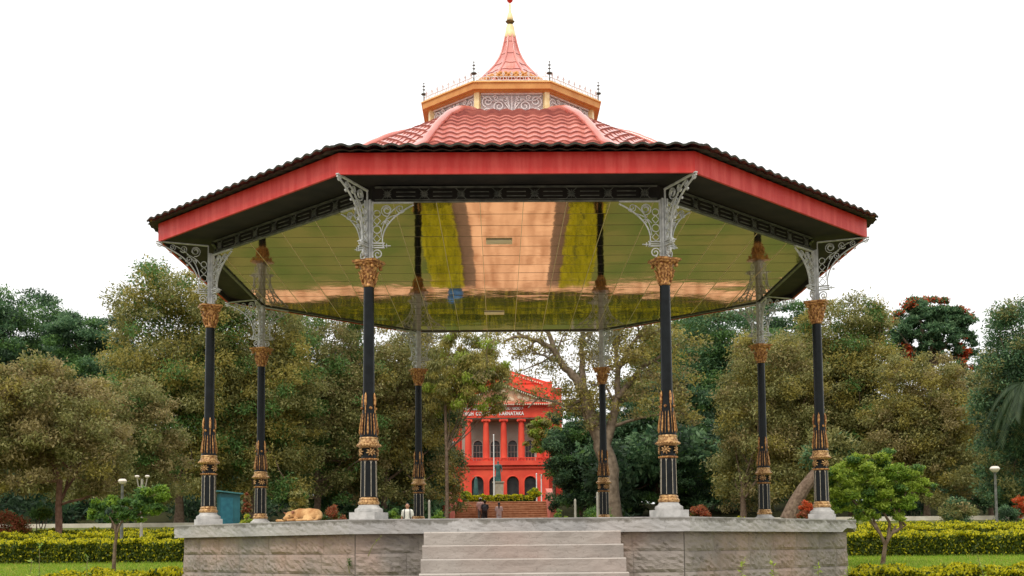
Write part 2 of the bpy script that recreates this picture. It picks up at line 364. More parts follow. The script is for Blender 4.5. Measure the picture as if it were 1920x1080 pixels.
for sg in (-1, 1):
    b = MB(); xs = [x for x in gx if 8 <= x * sg <= 35 or False]; xs = sorted(xs)
    for a, c in zip(xs[:-1], xs[1:]):
        y = 50 + CAMY
        vs = [(a, y, gz(a, y) - .1), (c, y, gz(c, y) - .1), (c, y + .5, gz(c, y) - .1), (a, y + .5, gz(a, y) - .1)]
        vs += [(p[0], p[1], p[2] + .28) for p in vs]
        b.add(vs, [(0, 3, 2, 1), (4, 5, 6, 7), (0, 1, 5, 4), (2, 3, 7, 6), (0, 4, 7, 3), (1, 2, 6, 5)])
    tag(b.build('garden_kerb', PALEK), kind='structure')

# ================================================================= BANDSTAND
PT = 1.715; ROT = .012; S_ = 4.0; RC = S_ / (2 * math.sin(PI / 8))
BAND = empty('bandstand', (0, 0, PT), ROT)
tag(BAND, 'octagonal iron bandstand with red tiled roof, black and gold columns and stone platform', 'bandstand')
def az(i): return R_(-90 - 22.5 - 45 * i)
def octp(r): return [(r * math.cos(az(i)), r * math.sin(az(i))) for i in range(7, -1, -1)]   # ccw

# platform ---------------------------------------------------------
ROW, RSL = 5.60, 5.74
def wall_mesh():
    b = MB(); poly = octp(ROW - .02); n = 8; z0 = -PT - .3; z1 = -.19
    b.prism(poly, z0, z1, 1)                              # mortar core
    rr = random.Random(3)
    for i in range(n):
        p = Vector((*poly[i], 0)); q = Vector((*poly[(i + 1) % n], 0)); e = (q - p); L = e.length; e.normalize(); nn = Vector((e.y, -e.x, 0))
        z = z1; row = 0
        while z > z0:
            h = .27 + rr.uniform(-.02, .02); x = -.0 if row % 2 else -.0
            x = 0; 
            while x < L - .01:
                wd = rr.uniform(.45, .85); x2 = min(x + wd, L)
                if L - x2 < .2: x2 = L
                # one rough-faced block with a lumpy front
                nu, nv = 14, 7; fr = rr.uniform(.014, .034); vs = []
                for a in range(nv + 1):
                    for c in range(nu + 1):
                        fu, fv = c / nu, a / nv
                        edge = min(fu, 1 - fu, fv, 1 - fv); off = fr * min(1, edge * 6) + (rr.uniform(-.012, .012) if edge > 0 else 0)
                        g = .0018
                        pp = p + e * (x + g + (x2 - x - 2 * g) * fu) + nn * (.012 + off); vs.append((pp.x, pp.y, z - g - (h - 2 * g) * fv))
                fs = [(a * (nu + 1) + c, (a + 1) * (nu + 1) + c, (a + 1) * (nu + 1) + c + 1, a * (nu + 1) + c + 1) for a in range(nv) for c in range(nu)]
                b.add(vs, fs, 0)
                x = x2
            z -= h; row += 1
    return b
ow = wall_mesh().build('platform_wall', [STONEW, JOINT], BAND)
# slab with chipped lower edge; subdivided skirt
def slab():
    b = MB(); rr = random.Random(5); poly = octp(RSL); n = 8; top = []; ring_t = []; ring_b = []
    for i in range(n):
        p = Vector((*poly[i], 0)); q = Vector((*poly[(i + 1) % n], 0)); m = 60
        for j in range(m): 
            t = p.lerp(q, j / m); ring_t.append(t)
    N = len(ring_t); vs = []
    crn = Vector((RSL * math.cos(az(6)), RSL * math.sin(az(6)), 0))
    hs = [0, -.035, -.075, -.115, -.15, -.19]
    for k_, h in enumerate(hs):
        for t in ring_t:
            dd = (t - crn).length; lift = 0; inn = 0
            if t.y < crn.y + .02 and dd < .42 and k_ >= 4:      # the broken piece at the right-hand corner
                lift = (.075 if dd < .36 else .03) * (k_ - 3) / 2 * (1.2 if k_ == 5 else .4) + rr.uniform(-.012, .012)
            j = rr.uniform(-.006, .006) if 0 < k_ < 5 else 0
            r = t * (1 + j / RSL * 1.0)
            vs.append((r.x, r.y, h + lift))
    fs = []
    for k_ in range(len(hs) - 1):
        for i in range(N):
            i2 = (i + 1) % N; fs.append((k_ * N + i, (k_ + 1) * N + i, (k_ + 1) * N + i2, k_ * N + i2))
    fs.append(tuple(range(N))); fs.append(tuple((len(hs) - 1) * N + i for i in range(N - 1, -1, -1)))
    b.add(vs, fs); return b
slab().build('platform_slab', SLABM, BAND)
# stairs (front)
b = MB(); yf = -RSL * math.cos(PI / 8); rr = random.Random(8)
for i in range(9):
    zt = -.176 - .168 * i; dy = .30 * (i + 1); wst = 1.245
    m = 26; vs = []
    for a in range(m + 1):
        x = -wst + 2 * wst * a / m; j = rr.uniform(-.004, .004); j2 = rr.uniform(-.006, .006)
        vs += [(x, yf + .3, zt), (x, yf - dy + .012 + j2, zt + j * .3), (x, yf - dy + j2, zt - .014), (x, yf - dy + rr.uniform(-.004, .004) + .004, zt - .09), (x, yf - dy, zt - .166), (x, yf + .3, zt - .166)]
    fs = [(a * 6 + q, (a + 1) * 6 + q, (a + 1) * 6 + q + 1, a * 6 + q + 1) for a in range(m) for q in range(5)]
    fs += [tuple(range(5, -1, -1)), tuple(m * 6 + q for q in range(6))]
    fs = [f[::-1] for f in fs]
    b.add(vs, fs)
st_ = b.build('stairs', STEPM, BAND, loc=(.025, 0, 0)); st_.data.materials.append(stone_mat('worn_tread_edge', (.36, .32, .285), (.46, .41, .36), (.42, .35, .30), .15, 26))
for p_ in st_.data.polygons:
    zz = [st_.data.vertices[v].co.z for v in p_.vertices]
    if .004 < max(zz) - min(zz) < .03: p_.material_index = 1

# columns ----------------------------------------------------------
def spiral(cx, cy, r0, r1, a0, turns, n=20):
    return [(cx + (r0 + (r1 - r0) * i / n) * math.cos(a0 + turns * 2 * PI * i / n), cy + (r0 + (r1 - r0) * i / n) * math.sin(a0 + turns * 2 * PI * i / n)) for i in range(n + 1)]
def bez(p0, p1, p2, n=14):
    return [((1 - t) ** 2 * p0[0] + 2 * t * (1 - t) * p1[0] + t * t * p2[0], (1 - t) ** 2 * p0[1] + 2 * t * (1 - t) * p1[1] + t * t * p2[1]) for t in [i / n for i in range(n + 1)]]
def ring(cx, cy, r, n=14): return spiral(cx, cy, r, r, 0, 1, n)
def bracket(ang, reach, top, off=.045):
    b = MB(); ua = Vector((math.cos(ang), math.sin(ang), 0)); va = Vector((0, 0, 1)); o = Vector((0, 0, CAPZ)) + ua * off
    def rb(p, w=.017, th=.022): b.ribbon(p, w * .74, th, o, ua, va)
    W1 = .15
    rb(spiral(.075, .10, .014, .072, 0, 1.6, 26), .019); rb(spiral(.05, .0 + .025, .008, .03, 1, 1.1, 12), .015)     # bottom scrolls
    rb([(.0, .0), (.0, top)], .02); rb([(0, .19), (W1 + .02, .19)], .02, .045); rb([(0, .25), (W1 + .02, .25)], .02, .045)   # little box
    rb([(0.02, .22), (W1, .22)], .014, .03); rb([(W1, .18), (W1, .26)], .022, .045)
    rb([(W1, .215), (W1 + .1, .215)], .012, .03); rb([(W1 + .045, .19), (W1 + .045, .24)], .014, .045)                 # spur
    rb([(W1 - .01, .25), (W1 - .01, .34)], .02)
    # outer sweep
    rb(bez((W1 - .01, .33), (W1 + .03, top - .22), (reach, top - .03), 18), .022)
    rb(bez((W1 - .03, .34), (W1 - .01, top - .2), (reach * .62, top - .05), 14), .013)
    # diamond and rings up the inner bay
    for cy in (.315, .56):
        rb([(.065, cy - .055), (.065 + .05, cy), (.065, cy + .055), (.065 - .05, cy), (.065, cy - .055)], .014)
    rb(ring(.065, .44, .052), .013); rb(ring(.065, .66, .045), .013)
    rb([(0, top), (reach, top)], .022, .04)
    # scrolls filling the spandrel
    rb(spiral(.2, top - .105, .02, .085, .5, 1.7, 26), .014)
    rb(ring(.2, top - .105, .045), .012)
    if reach > .4: rb(spiral(.38, top - .085, .01, .062, 2, 1.6, 22), .013)
    if reach > .6: rb(spiral(.55, top - .07, .008, .05, 1, 1.5, 18), .012); rb(spiral(.3, top - .24, .01, .06, 3, 1.5, 18), .013)
    rb(bez((.12, top - .3), (.2, top - .2), (.33, top - .17), 8), .012); rb(spiral(.21, top - .27, .006, .035, 2, 1.4, 14), .011)
    if reach > .6:      # curled tip at the eave corner
        rb(spiral(reach - .06, top - .035, .006, .045, 4, 1.3, 14), .014)
        for q in range(4):
            a_, h_ = bez((W1 - .01, .33), (W1 + .03, top - .22), (reach, top - .03), 18)[5 + 3 * q]; rb(spiral(a_ + .03, h_ - .03, .004, .022, q, 1.2, 8), .012)
    return b
CAPZ = 3.487
def octr(b, r, z0, z1, mi=0): b.lathe([(r, z0), (r, z1)], 4, mi=mi, ph=PI / 4)
def make_column():
    sh = MB()    # black shaft: lower fluted, neck, upper
    # lower fluted shaft
    n = 48; prof = [(.112, .22), (.108, .30), (.104, .80)]; vs = []; fs = []
    for r, z in prof:
        for i in range(n): a = 2 * PI * i / n; rr_ = r - .010 * (0.5 - 0.5 * math.cos(8 * a)) ; vs.append((rr_ * math.cos(a), rr_ * math.sin(a), z))
    for j in range(len(prof) - 1):
        for i in range(n): i2 = (i + 1) % n; fs.append((j * n + i, j * n + i2, (j + 1) * n + i2, (j + 1) * n + i))
    sh.add(vs, fs)
    sh.lathe([(.10, .80), (.098, .84), (.10, .95), (.112, .98)], 24)
    sh.lathe([(.115, 1.08), (.118, 1.11), (.112, 1.16), (.088, 1.42), (.080, 1.58), (.078, 1.7), (.074, 2.4), (.070, 3.15)], 28)
    col = sh.build('column', BLACK, BAND, smooth=False); smooth_angle(col, 40)
    p = MB(); octr(p, .19 * 1.414, 0, .10); p.build('plinth', PLINTH, col)
    p = MB(); p.lathe([(.185, .10), (.19, .12), (.185, .145), (.15, .165), (.135, .19), (.13, .20)], 28); smooth_angle(p.build('base_moulding', PLINTH, col))
    p = MB(); p.lathe([(.13, .20), (.142, .21), (.145, .235), (.13, .25), (.122, .262), (.128, .275), (.12, .29), (.108, .30)], 28); smooth_angle(p.build('base_ring', GOLD, col))
    # gold flute lines
    p = MB()
    for i in range(8):
        a = 2 * PI * (i) / 8
        p.tube([(.111 * math.cos(a), .111 * math.sin(a), .31), (.1055 * math.cos(a), .1055 * math.sin(a), .74), (.104 * math.cos(a), .104 * math.sin(a), .77)], [.0035, .0035, .007], 5)
        for sg in (-1, 1):
            a2 = a + sg * PI / 16
            p.tube([(.105 * math.cos(a), .105 * math.sin(a), .75), (.104 * math.cos(a + sg * .12), .104 * math.sin(a + sg * .12), .785)], .004, 4)
    p.build('flute_line', SILVERGOLD, col)
    # bead ring under the flower band
    p = MB(); p.lathe([(.105, .79), (.118, .795), (.118, .815), (.105, .82)], 24)
    for i in range(22): a = 2 * PI * i / 22; p.sphere((.122 * math.cos(a), .122 * math.sin(a), .806), .013, 6)
    p.build('bead_ring', COPPER, col)
    # flowers of the band
    for i in range(4):
        p = MB()
        a0 = 2 * PI * i / 4 + PI / 4
        p.sphere((.112 * math.cos(a0), .112 * math.sin(a0), .90), .02, 8)
        for q in range(8):
            g = 2 * PI * q / 8 + .2; pts = []
            for t in (0.3, .65, 1.0):
                aa = a0 + math.cos(g) * t * .62; pts.append(((.115 + .008 * math.sin(t * 3)) * math.cos(aa), (.115 + .008 * math.sin(t * 3)) * math.sin(aa), .90 + math.sin(g) * t * .058))
            p.tube(pts, [.006, .013, .003], 5)
        p.build('flower', GOLD, col)
    # collar
    p = MB(); p.lathe([(.11, .955), (.14, .972), (.155, .985), (.160, 1.0), (.152, 1.012), (.135, 1.022), (.135, 1.035), (.128, 1.05), (.125, 1.075), (.13, 1.085), (.122, 1.10)], 28)
    for i in range(26): a = 2 * PI * i / 26; p.sphere((.158 * math.cos(a), .158 * math.sin(a), .99), .012, 6)
    smooth_angle(p.build('collar', GOLD, col))
    # petals and spear tips
    p = MB()
    for i in range(8):
        a = 2 * PI * (i + .5) / 8; c, s = math.cos(a), math.sin(a)
        p.tube([(.118 * c, .118 * s, 1.13), (.122 * c, .122 * s, 1.17), (.108 * c, .108 * s, 1.3), (.098 * c, .098 * s, 1.38), (.104 * c, .104 * s, 1.42)], [.004, .015, .011, .006, .003], 6)
        a = 2 * PI * i / 8; c, s = math.cos(a), math.sin(a)
        p.tube([(.122 * c, .122 * s, 1.13), (.116 * c, .116 * s, 1.24), (.096 * c, .096 * s, 1.42)], [.003, .004, .003], 5)
        if i % 2 == 0:
            p.tube([(.095 * c, .095 * s, 1.42), (.09 * c, .09 * s, 1.52), (.092 * c, .092 * s, 1.53), (.092 * c, .092 * s, 1.60), (.088 * c, .088 * s, 1.66), (.083 * c, .083 * s, 1.70)], [.008, .008, .017, .019, .016, .002], 8)
        else:
            p.lathe([(.001, 0), (.022, .006), (.022, .012), (.001, .014)], 10, (.095 * c, .095 * s, 1.485)); p.sphere((.096 * c, .096 * s, 1.49), .021, 8)
    smooth_angle(p.build('petal_sleeve', COPPER, col))
    # capital
    p = MB(); p.lathe([(.074, 3.13), (.084, 3.14), (.084, 3.16), (.078, 3.17), (.085, 3.27), (.11, 3.36), (.125, 3.42)], 24)
    vs = []
    for z, r in ((3.42, .15), (3.44, .175), (3.452, .175), (3.46, .20), (3.487, .205)):
        for i in range(16):
            a = 2 * PI * i / 16; rr_ = r * (1.0 + .16 * (math.cos(4 * (a - PI / 4)))); vs.append((rr_ * math.cos(a), rr_ * math.sin(a), z))
    fs = [(j * 16 + i, j * 16 + (i + 1) % 16, (j + 1) * 16 + (i + 1) % 16, (j + 1) * 16 + i) for j in range(4) for i in range(16)] + [tuple(range(15, -1, -1)), tuple(64 + i for i in range(16))]
    p.add(vs, fs)
    for rowi, (z0, hh, r0, cnt) in enumerate(((3.17, .10, .085, 8), (3.23, .12, .098, 8))):
        for i in range(cnt):
            a = 2 * PI * (i + .5 * rowi) / cnt; c, s = math.cos(a), math.sin(a)
            p.tube([(r0 * c, r0 * s, z0), ((r0 + .012) * c, (r0 + .012) * s, z0 + hh * .6), ((r0 + .038) * c, (r0 + .038) * s, z0 + hh), ((r0 + .048) * c, (r0 + .048) * s, z0 + hh * .82)], [.012, .019, .013, .005], 6)
    for i in range(4):
        a = PI / 4 + i * PI / 2; c, s = math.cos(a), math.sin(a); p.sphere((.165 * c, .165 * s, 3.40), .028, 8); p.sphere((.13 * math.cos(a + PI / 4), .13 * math.sin(a + PI / 4), 3.42), .022, 8)
    smooth_angle(p.build('capital', COPPER, col), 50)
    # silver post above the capital
    p = MB(); p.box((0, 0, CAPZ + .42), (.07, .07, .84)); 
    for sx in (-1, 1):
        for sy in (-1, 1): p.box((sx * .036, sy * .036, CAPZ + .42), (.022, .022, .842))
    for q in range(4):
        a = q * PI / 2
        p.box((.037 * math.cos(a), .037 * math.sin(a), CAPZ + .42), (.012 if q % 2 == 0 else .02, .02 if q % 2 == 0 else .012, .83))
    p.build('upper_post', SILVER, col); 
    for ang in (R_(112.5), R_(-112.5)): bracket(ang, .56, .81).build('lattice_bracket', SILVER, col)
    bracket(0, .80, .965).build('eave_bracket', SILVER, col)
    return col
SILVERGOLD = mat('flute_gilding', (.42, .36, .27), (.6, .52, .4), rough=.4, metal=.3, scale=20)
col0 = make_column()
cols = []
for i in range(8):
    if i == 0: c = col0
    else:
        c = col0.copy(); COL.objects.link(c); c.parent = BAND
        for ch in list(col0.children):
            d = ch.copy(); COL.objects.link(d); d.parent = c
    c.location = (RC * math.cos(az(i)), RC * math.sin(az(i)), 0); c.rotation_euler = (0, 0, az(i)); cols.append(c)

# frieze between columns, soffit, ceiling ---------------------------
def seg_frame(r, i):
    p = Vector((r * math.cos(az(i)), r * math.sin(az(i)), 0)); q = Vector((r * math.cos(az(i + 1)), r * math.sin(az(i + 1)), 0)); return p, q
for i in range(8):
    b = MB(); p, q = seg_frame(RC, i); e = (q - p); L = e.length; e.normalize()
    z0 = 4.31; 
    def rb(pts, w_, th): b.ribbon(pts, w_, th, p + Vector((0, 0, z0)), e, Vector((0, 0, 1)))
    rb([(.08, 0), (L - .08, 0)], .014, .05); rb([(.08, .2), (L - .08, .2)], .014, .05); rb([(.08, .03), (L - .08, .03)], .007, .02)
    for j in range(8):
        cx = .5 * (j + .5); cx = L / 8 * (j + .5)
        for q_ in range(6):
            g = PI * q_ / 6; rb([(cx - .055 * math.cos(g), .105 - .055 * math.sin(g)), (cx + .055 * math.cos(g), .105 + .055 * math.sin(g))], .008, .014)
        rb(ring(cx, .105, .03, 10), .007, .016)
        rb([(cx - .075, .03), (cx + .075, .19)], .007, .014); rb([(cx + .075, .03), (cx - .075, .19)], .007, .014)
    for j in range(7):
        cx = L / 8 * (j + 1)
        rb([(cx - .13, .075), (cx + .13, .075)], .008, .02); rb([(cx - .13, .135), (cx + .13, .135)], .008, .02)
    b.build('frieze', FRIEZE, BAND)
def octring(name, r0, r1, z0, z1, m):
    b = MB(); A = octp(r0); B = octp(r1)
    vs = [(x, y, z0) for x, y in A] + [(x, y, z0) for x, y in B] + [(x, y, z1) for x, y in B] + [(x, y, z1) for x, y in A]
    fs = []
    for i in range(8):
        j = (i + 1) % 8
        fs += [(i, i + 8, j + 8, j)[::-1], (i + 8, i + 16, j + 16, j + 8)[::-1], (i + 16, i + 24, j + 24, j + 16)[::-1], (i + 24, i, j, j + 24)[::-1]]
    b.add(vs, fs); return b.build(name, m, BAND)
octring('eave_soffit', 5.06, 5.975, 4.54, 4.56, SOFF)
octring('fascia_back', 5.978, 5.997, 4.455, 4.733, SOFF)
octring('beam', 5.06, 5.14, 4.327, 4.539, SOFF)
fas = octring('fascia', 6.0, 6.04, 4.452, 4.735, FASCIA)
# ceiling: separate slightly uneven mirror panels clipped to the octagon
ceil_r = 5.16; CZ = 4.325
def clip(poly, R):
    for i in range(8):
        a = R_(-90 - 45 * i); nx, ny = math.cos(a), math.sin(a); lim = R * math.cos(PI / 8); o = []
        for j in range(len(poly)):
            p, q = poly[j], poly[(j + 1) % len(poly)]; dp = p[0] * nx + p[1] * ny - lim; dq = q[0] * nx + q[1] * ny - lim
            if dp <= 0: o.append(p)
            if dp * dq < 0: t = dp / (dp - dq); o.append((p[0] + (q[0] - p[0]) * t, p[1] + (q[1] - p[1]) * t))
        poly = o
        if len(poly) < 3: return None
    return poly
b = MB(); pn = .595; rr = random.Random(11); g = .003
for a in range(-9, 9):
    for c in range(-9, 9):
        x0, y0 = a * pn + .1, c * pn
        po = clip([(x0 + g, y0 + g), (x0 + pn - g, y0 + g), (x0 + pn - g, y0 + pn - g), (x0 + g, y0 + pn - g)], ceil_r)
        if not po: continue
        tx, ty = rr.gauss(0, .0015), rr.gauss(0, .0016)
        mx_, my_ = x0 + pn / 2, y0 + pn / 2
        b.add([(x, y, CZ + (x - mx_) * tx + (y - my_) * ty) for x, y in po], [tuple(range(len(po) - 1, -1, -1))])
b.build('ceiling_panels', CEIL, BAND)
b = MB()
for a in range(-9, 10):
    x0 = a * pn + .1; yl = None
    po = clip([(x0 - .0035, -6), (x0 + .0035, -6), (x0 + .0035, 6), (x0 - .0035, 6)], ceil_r)
    if po and a % 1 == 0: b.prism(po, CZ - .006, CZ + .004)
for c in range(-9, 10):
    y0 = c * pn; po = clip([(-6, y0 - .003), (6, y0 - .003), (6, y0 + .003), (-6, y0 + .003)], ceil_r)
    if po: b.prism(po, CZ - .002, CZ + .0045, 1)
b.build('ceiling_grid', [RIB, mat('ceiling_gap', (.12, .1, .05), rough=.6)], BAND)
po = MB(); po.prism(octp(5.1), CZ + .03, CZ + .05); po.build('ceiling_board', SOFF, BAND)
LAMPM = mat('ceiling_lamp_metal', (.85, .74, .48), (.92, .84, .6), rough=.5, metal=.35)
for (u, v) in ((932, 452), (930, 586)):
    r = ray(u, v); t = (PT + CZ - EYE) / r.z; c = Vector((CAMX, CAMY, EYE)) + r * t
    lb = MB(); lb.box((0, 0, -.012), (.40, .22, .016)); lf = lb.build('ceiling_lamp', LAMPM, BAND, loc=(c.x, c.y, CZ - .002))
    lg = MB()
    for j in range(13): lg.box((-.18 + .03 * j, 0, -.024), (.012, .17, .008))
    lg.build('lamp_grille', LAMPM, lf)

# roof --------------------------------------------------------------
def ZU(z): return z + float(np.interp(z, [4.745, 5.46, 6.6, 7.0, 8.5, 9.4], [0, .12, .16, .185, .25, .28]))
PR = [(6.22, 4.745), (5.6, 4.87), (4.8, 5.06), (4.1, 5.24), (3.52, 5.52), (3.0, 5.98), (2.63, 6.24), (2.25, 6.44), (1.95, 6.54), (1.7, 6.61), (1.5, 6.63)]
def prof_pts(pr, step):
    P_ = [Vector((p[0], ZU(p[1]))) for p in pr]; L = [0]
    for a, c in zip(P_[:-1], P_[1:]): L.append(L[-1] + (c - a).length)
    n = int(L[-1] / step); res = []
    for i in range(n + 1):
        s = L[-1] * i / n; j = max(0, min(len(P_) - 2, int(np.searchsorted(L, s)) - 1)); t = (s - L[j]) / (L[j + 1] - L[j]); q = P_[j].lerp(P_[j + 1], t); res.append((q.x, q.y, s))
    return res
def tiles(name, pr, wave, row, amp, stepo, under=0.0, rmax=99, rmin=0, m=None, ustep=.035, rim=True):
    b = MB(); pts = []
    for (r, z, s) in prof_pts(pr, row / 4): pts.append((r, z, s))
    for i in range(8):
        a0, a1 = az(i), az(i + 1); d0 = Vector((math.cos(a0), math.sin(a0), 0)); d1 = Vector((math.cos(a1), math.sin(a1), 0)); e = (d1 - d0).normalized(); mid = (d0 + d1) / 2
        nU = max(4, int(pts[0][0] * (d1 - d0).length / ustep)); rows = []
        hw = pts[0][0] * (d1 - d0).length / 2
        xs = [-hw + 2 * hw * j / nU for j in range(nU + 1)]
        vs = []; last = []
        lines = []; lip = []
        for kk, (r, z, s) in enumerate(pts):
            if r > rmax or r < rmin: continue
            h = r * (d1 - d0).length / 2; fr = (s / row) % 1.0
            zs = [stepo * (1 - fr)]
            if kk % 4 == 0 and kk > 0: zs = [0.0 + stepo * .02, stepo]
            for zi, zo in enumerate(zs):
                ln = []; lip.append(zi == 1)
                for x in xs:
                    xx = max(-h, min(h, x)); wv = amp * abs(math.sin(PI * xx / wave)) ** 1.4
                    q = mid * r + e * xx; ln.append((q.x, q.y, z + zo + wv - under))
                lines.append(ln)
        W = len(xs)
        for ln in lines: vs += ln
        fs = [(j * W + c, j * W + c + 1, (j + 1) * W + c + 1, (j + 1) * W + c) for j in range(len(lines) - 1) for c in range(W - 1)]
        fs = [f[::-1] for f in fs]; fl = [f for q_, f in enumerate(fs) if lip[q_ // (W - 1) + 1]]; fs = [f for q_, f in enumerate(fs) if not lip[q_ // (W - 1) + 1]]
        o_ = len(b.v); b.add(vs, fs, 0)
        for f in fl: b.f.append(tuple(x + o_ for x in f)); b.m.append(2)
        if rim and under == 0:
            e0 = lines[0]; vs = e0 + [(x, y, z - .028) for x, y, z in e0]
            b.add(vs, [(c, c + 1, W + c + 1, W + c) for c in range(W - 1)], 1)
    me = b.build(name, m, BAND); 
    # weld so shading and clamped verts are clean
    return me
tiles('roof_tiles', PR, .215, .160, .034, .030, m=[TILE, EAVEDK, TEDGE])
tiles('roof_underside', [(6.21, 4.71), (5.6, 4.83)], .215, .255, .022, .0, under=0.0, rim=False, m=[EAVEDK, EAVEDK, EAVEDK])
for i in range(8):      # hip caps
    b = MB(); a = az(i); pts = [(r * math.cos(a), r * math.sin(a), ZU(z) + .055) for r, z in PR if r < 6.1]
    pts = [Vector(p) for p in pts]; fine = []
    for p, q in zip(pts[:-1], pts[1:]):
        for t in (0, .25, .5, .75): fine.append(p.lerp(q, t))
    fine.append(pts[-1]); b.tube(fine, [min(.056, .025 + .005 * j) + .006 * (j % 2) for j in range(len(fine))], 10); smooth_angle(b.build('hip_cap', TILE, BAND), 60)
# lantern drum
DZ0, DZ1, DR = ZU(6.60), ZU(7.0), 1.5
for i in range(8):
    p, q = seg_frame(DR, i); e = (q - p); L = e.length; e.normalize(); b = MB(); o = p + Vector((0, 0, DZ0)); H = DZ1 - DZ0
    def rb(pts, w_=.014, th=.018): b.ribbon(pts, w_, th, o, e, Vector((0, 0, 1)))
    rb([(0.06, .01), (L - .06, .01)], .03); rb([(.06, H - .01), (L - .06, H - .01)], .03)
    for mir in (0, 1):
        def mm(pts): return [((L - a_) if mir else a_, h_) for a_, h_ in pts]
        for (cx, cy, r0, r1, a0, tn) in ((.17, .28, .015, .10, 0, 1.7), (.17, .11, .01, .085, 2, 1.6), (.36, .20, .015, .11, 1, 1.8), (.36, .06, .01, .05, 1, 1.3), (.30, .34, .01, .045, 1, 1.3), (.47, .31, .01, .06, 3, 1.4), (.5, .1, .01, .06, 3, 1.4)):
            rb(mm(spiral(cx, cy, r0, r1, a0, tn, 22)), .015)
        for tx, ty in ((.46, .38), (.40, .3), (.5, .36)):
            rb(mm(bez((L / 2, .04), (L / 2 - .05, .2), (tx, ty), 8)), .014)
        rb(mm(bez((.08, .04), (.25, .2), (.5, .05), 10)), .012); rb(mm(bez((.08, .38), (.25, .2), (.5, .37), 10)), .012)
    rb([(L / 2, .02), (L / 2, .38)], .018)
    b.build('lantern_lattice', LACEW, BAND)
    n_ = Vector((p.x + q.x, p.y + q.y, 0)).normalized(); b = MB(); c_ = (p + q) / 2 - n_ * .04; b.box((c_.x, c_.y, DZ0 + H / 2), (L - .04, .012, H - .004), math.atan2(e.y, e.x)); b.build('lantern_sky_backing', LSKYBACK, BAND)  # added pale backing stands for sky light showing through the lattice
    b = MB(); b.box((p.x, p.y, DZ0 + H / 2), (.085, .085, H + .02), az(i)); b.build('lantern_post', CREAM, BAND)
octring('lantern_cornice', 1.38, 1.60, ZU(7.0), ZU(7.05), CORN)
octring('lantern_fascia', 1.60, 1.665, ZU(7.015), ZU(7.115), CORN)
octring('lantern_cap', 1.52, 1.69, ZU(7.116), ZU(7.135), mat('cornice_edge', (.66, .36, .1), (.76, .48, .18), rough=.45, scale=5))
octring('lantern_sill', 1.42, 1.56, ZU(6.56), ZU(6.60), TILE)
# cresting and corner finials
for i in range(8):
    p, q = seg_frame(1.64, i); e = (q - p); L = e.length; e.normalize(); b = MB(); o = p + Vector((0, 0, ZU(7.15)))
    def rb(pts, w_=.012, th=.012): b.ribbon(pts, w_, th, o, e, Vector((0, 0, 1)))
    rb([(0.03, .012), (L - .03, .012)])
    nn_ = 9
    for j in range(nn_):
        cx = L * (j + .5) / nn_
        rb([(cx, 0), (cx, .15)], .007); rb([(cx - .022, .12), (cx, .165), (cx + .022, .12), (cx, .09), (cx - .022, .12)], .008)
        rb(bez((cx - .06, .01), (cx - .05, .09), (cx - .012, .075), 6), .007); rb(bez((cx + .06, .01), (cx + .05, .09), (cx + .012, .075), 6), .007)
    rb([(.03, .07), (L - .03, .07)], .008)
    b.build('cresting', LACEW, BAND)
    b = MB(); b.tube([(0, 0, 0), (0, 0, .34)], [.011, .006], 6)
    b.lathe([(.002, .13), (.045, .14), (.05, .15), (.045, .16), (.002, .17)], 10); b.sphere((0, 0, .345), .014, 6)
    for hh in (.23, .29):
        for q_ in range(3):
            g_ = PI * q_ / 3; b.tube([(-.028 * math.cos(g_), -.028 * math.sin(g_), hh), (.028 * math.cos(g_), .028 * math.sin(g_), hh)], .006, 4)
    b.build('corner_finial', FRIEZE if i > 1 else FRIEZE, BAND, loc=(p.x, p.y, ZU(7.13)))
# bell-shaped spire
SP = [(1.55, 7.13), (1.15, 7.25), (.85, 7.42), (.62, 7.6), (.5, 7.75), (.40, 7.85), (.30, 7.96), (.215, 8.10), (.165, 8.22), (.125, 8.36), (.09, 8.51)]
tiles('spire_roof', SP, .2, .25, .012, .016, m=[TILE, TILE, TEDGE], ustep=.05, rim=False)
for i in range(8):
    b = MB(); a = az(i); pts = [(r * math.cos(a), r * math.sin(a), ZU(z) + .012) for r, z in SP]; b.tube(pts, [.03] * 4 + [.024] * 4 + [.018] * 3, 8); smooth_angle(b.build('spire_rib', TILE, BAND), 60)
    # gold scalloped border at the foot of each spire face
    b = MB(); 
    for rz, (r, z) in enumerate(((.60, 7.63), (.66, 7.585), (.74, 7.52))):
        p, q = seg_frame(r, i); m = 5 + rz
        for j in range(m):
            c = p.lerp(q, (j + .5) / m) * 1.02; c.z = ZU(z) + .03; b.sphere(c, .04, 8, sc=(1, 1, .8))
            c2 = p.lerp(q, (j + .5) / m) * 1.02; b.lathe([(.012, -.02), (.045, 0), (.05, .01), (.03, .02)], 8, (c2.x, c2.y, ZU(z) + .01))
    b.build('spire_border', CORN, BAND)
b = MB(); b.lathe([(.095, 8.49), (.105, 8.52), (.098, 8.56), (.086, 8.60), (.07, 8.70), (.055, 8.735)], 16); smooth_angle(b.build('finial_base', CREAM, BAND, loc=(0, 0, .255)), 50)
b = MB(); b.lathe([(.03, 8.735), (.05, 8.745), (.03, 8.765), (.062, 8.785), (.075, 8.80), (.05, 8.815), (.03, 8.82)], 12)
for i in range(8): a = 2 * PI * i / 8; b.sphere((.066 * math.cos(a), .066 * math.sin(a), 8.80), .018, 6)
b.build('finial_crown', mat('dark_gilt', (.08, .06, .02), (.22, .16, .06), rough=.4, metal=.4, scale=20), BAND, loc=(0, 0, .255))
b = MB(); b.lathe([(.05, 8.82), (.06, 8.84), (.055, 8.87), (.04, 8.94), (.018, 8.99), (.016, 9.12), (.008, 9.125)], 14); smooth_angle(b.build('finial_cone', CREAM, BAND, loc=(0, 0, .255)), 50)
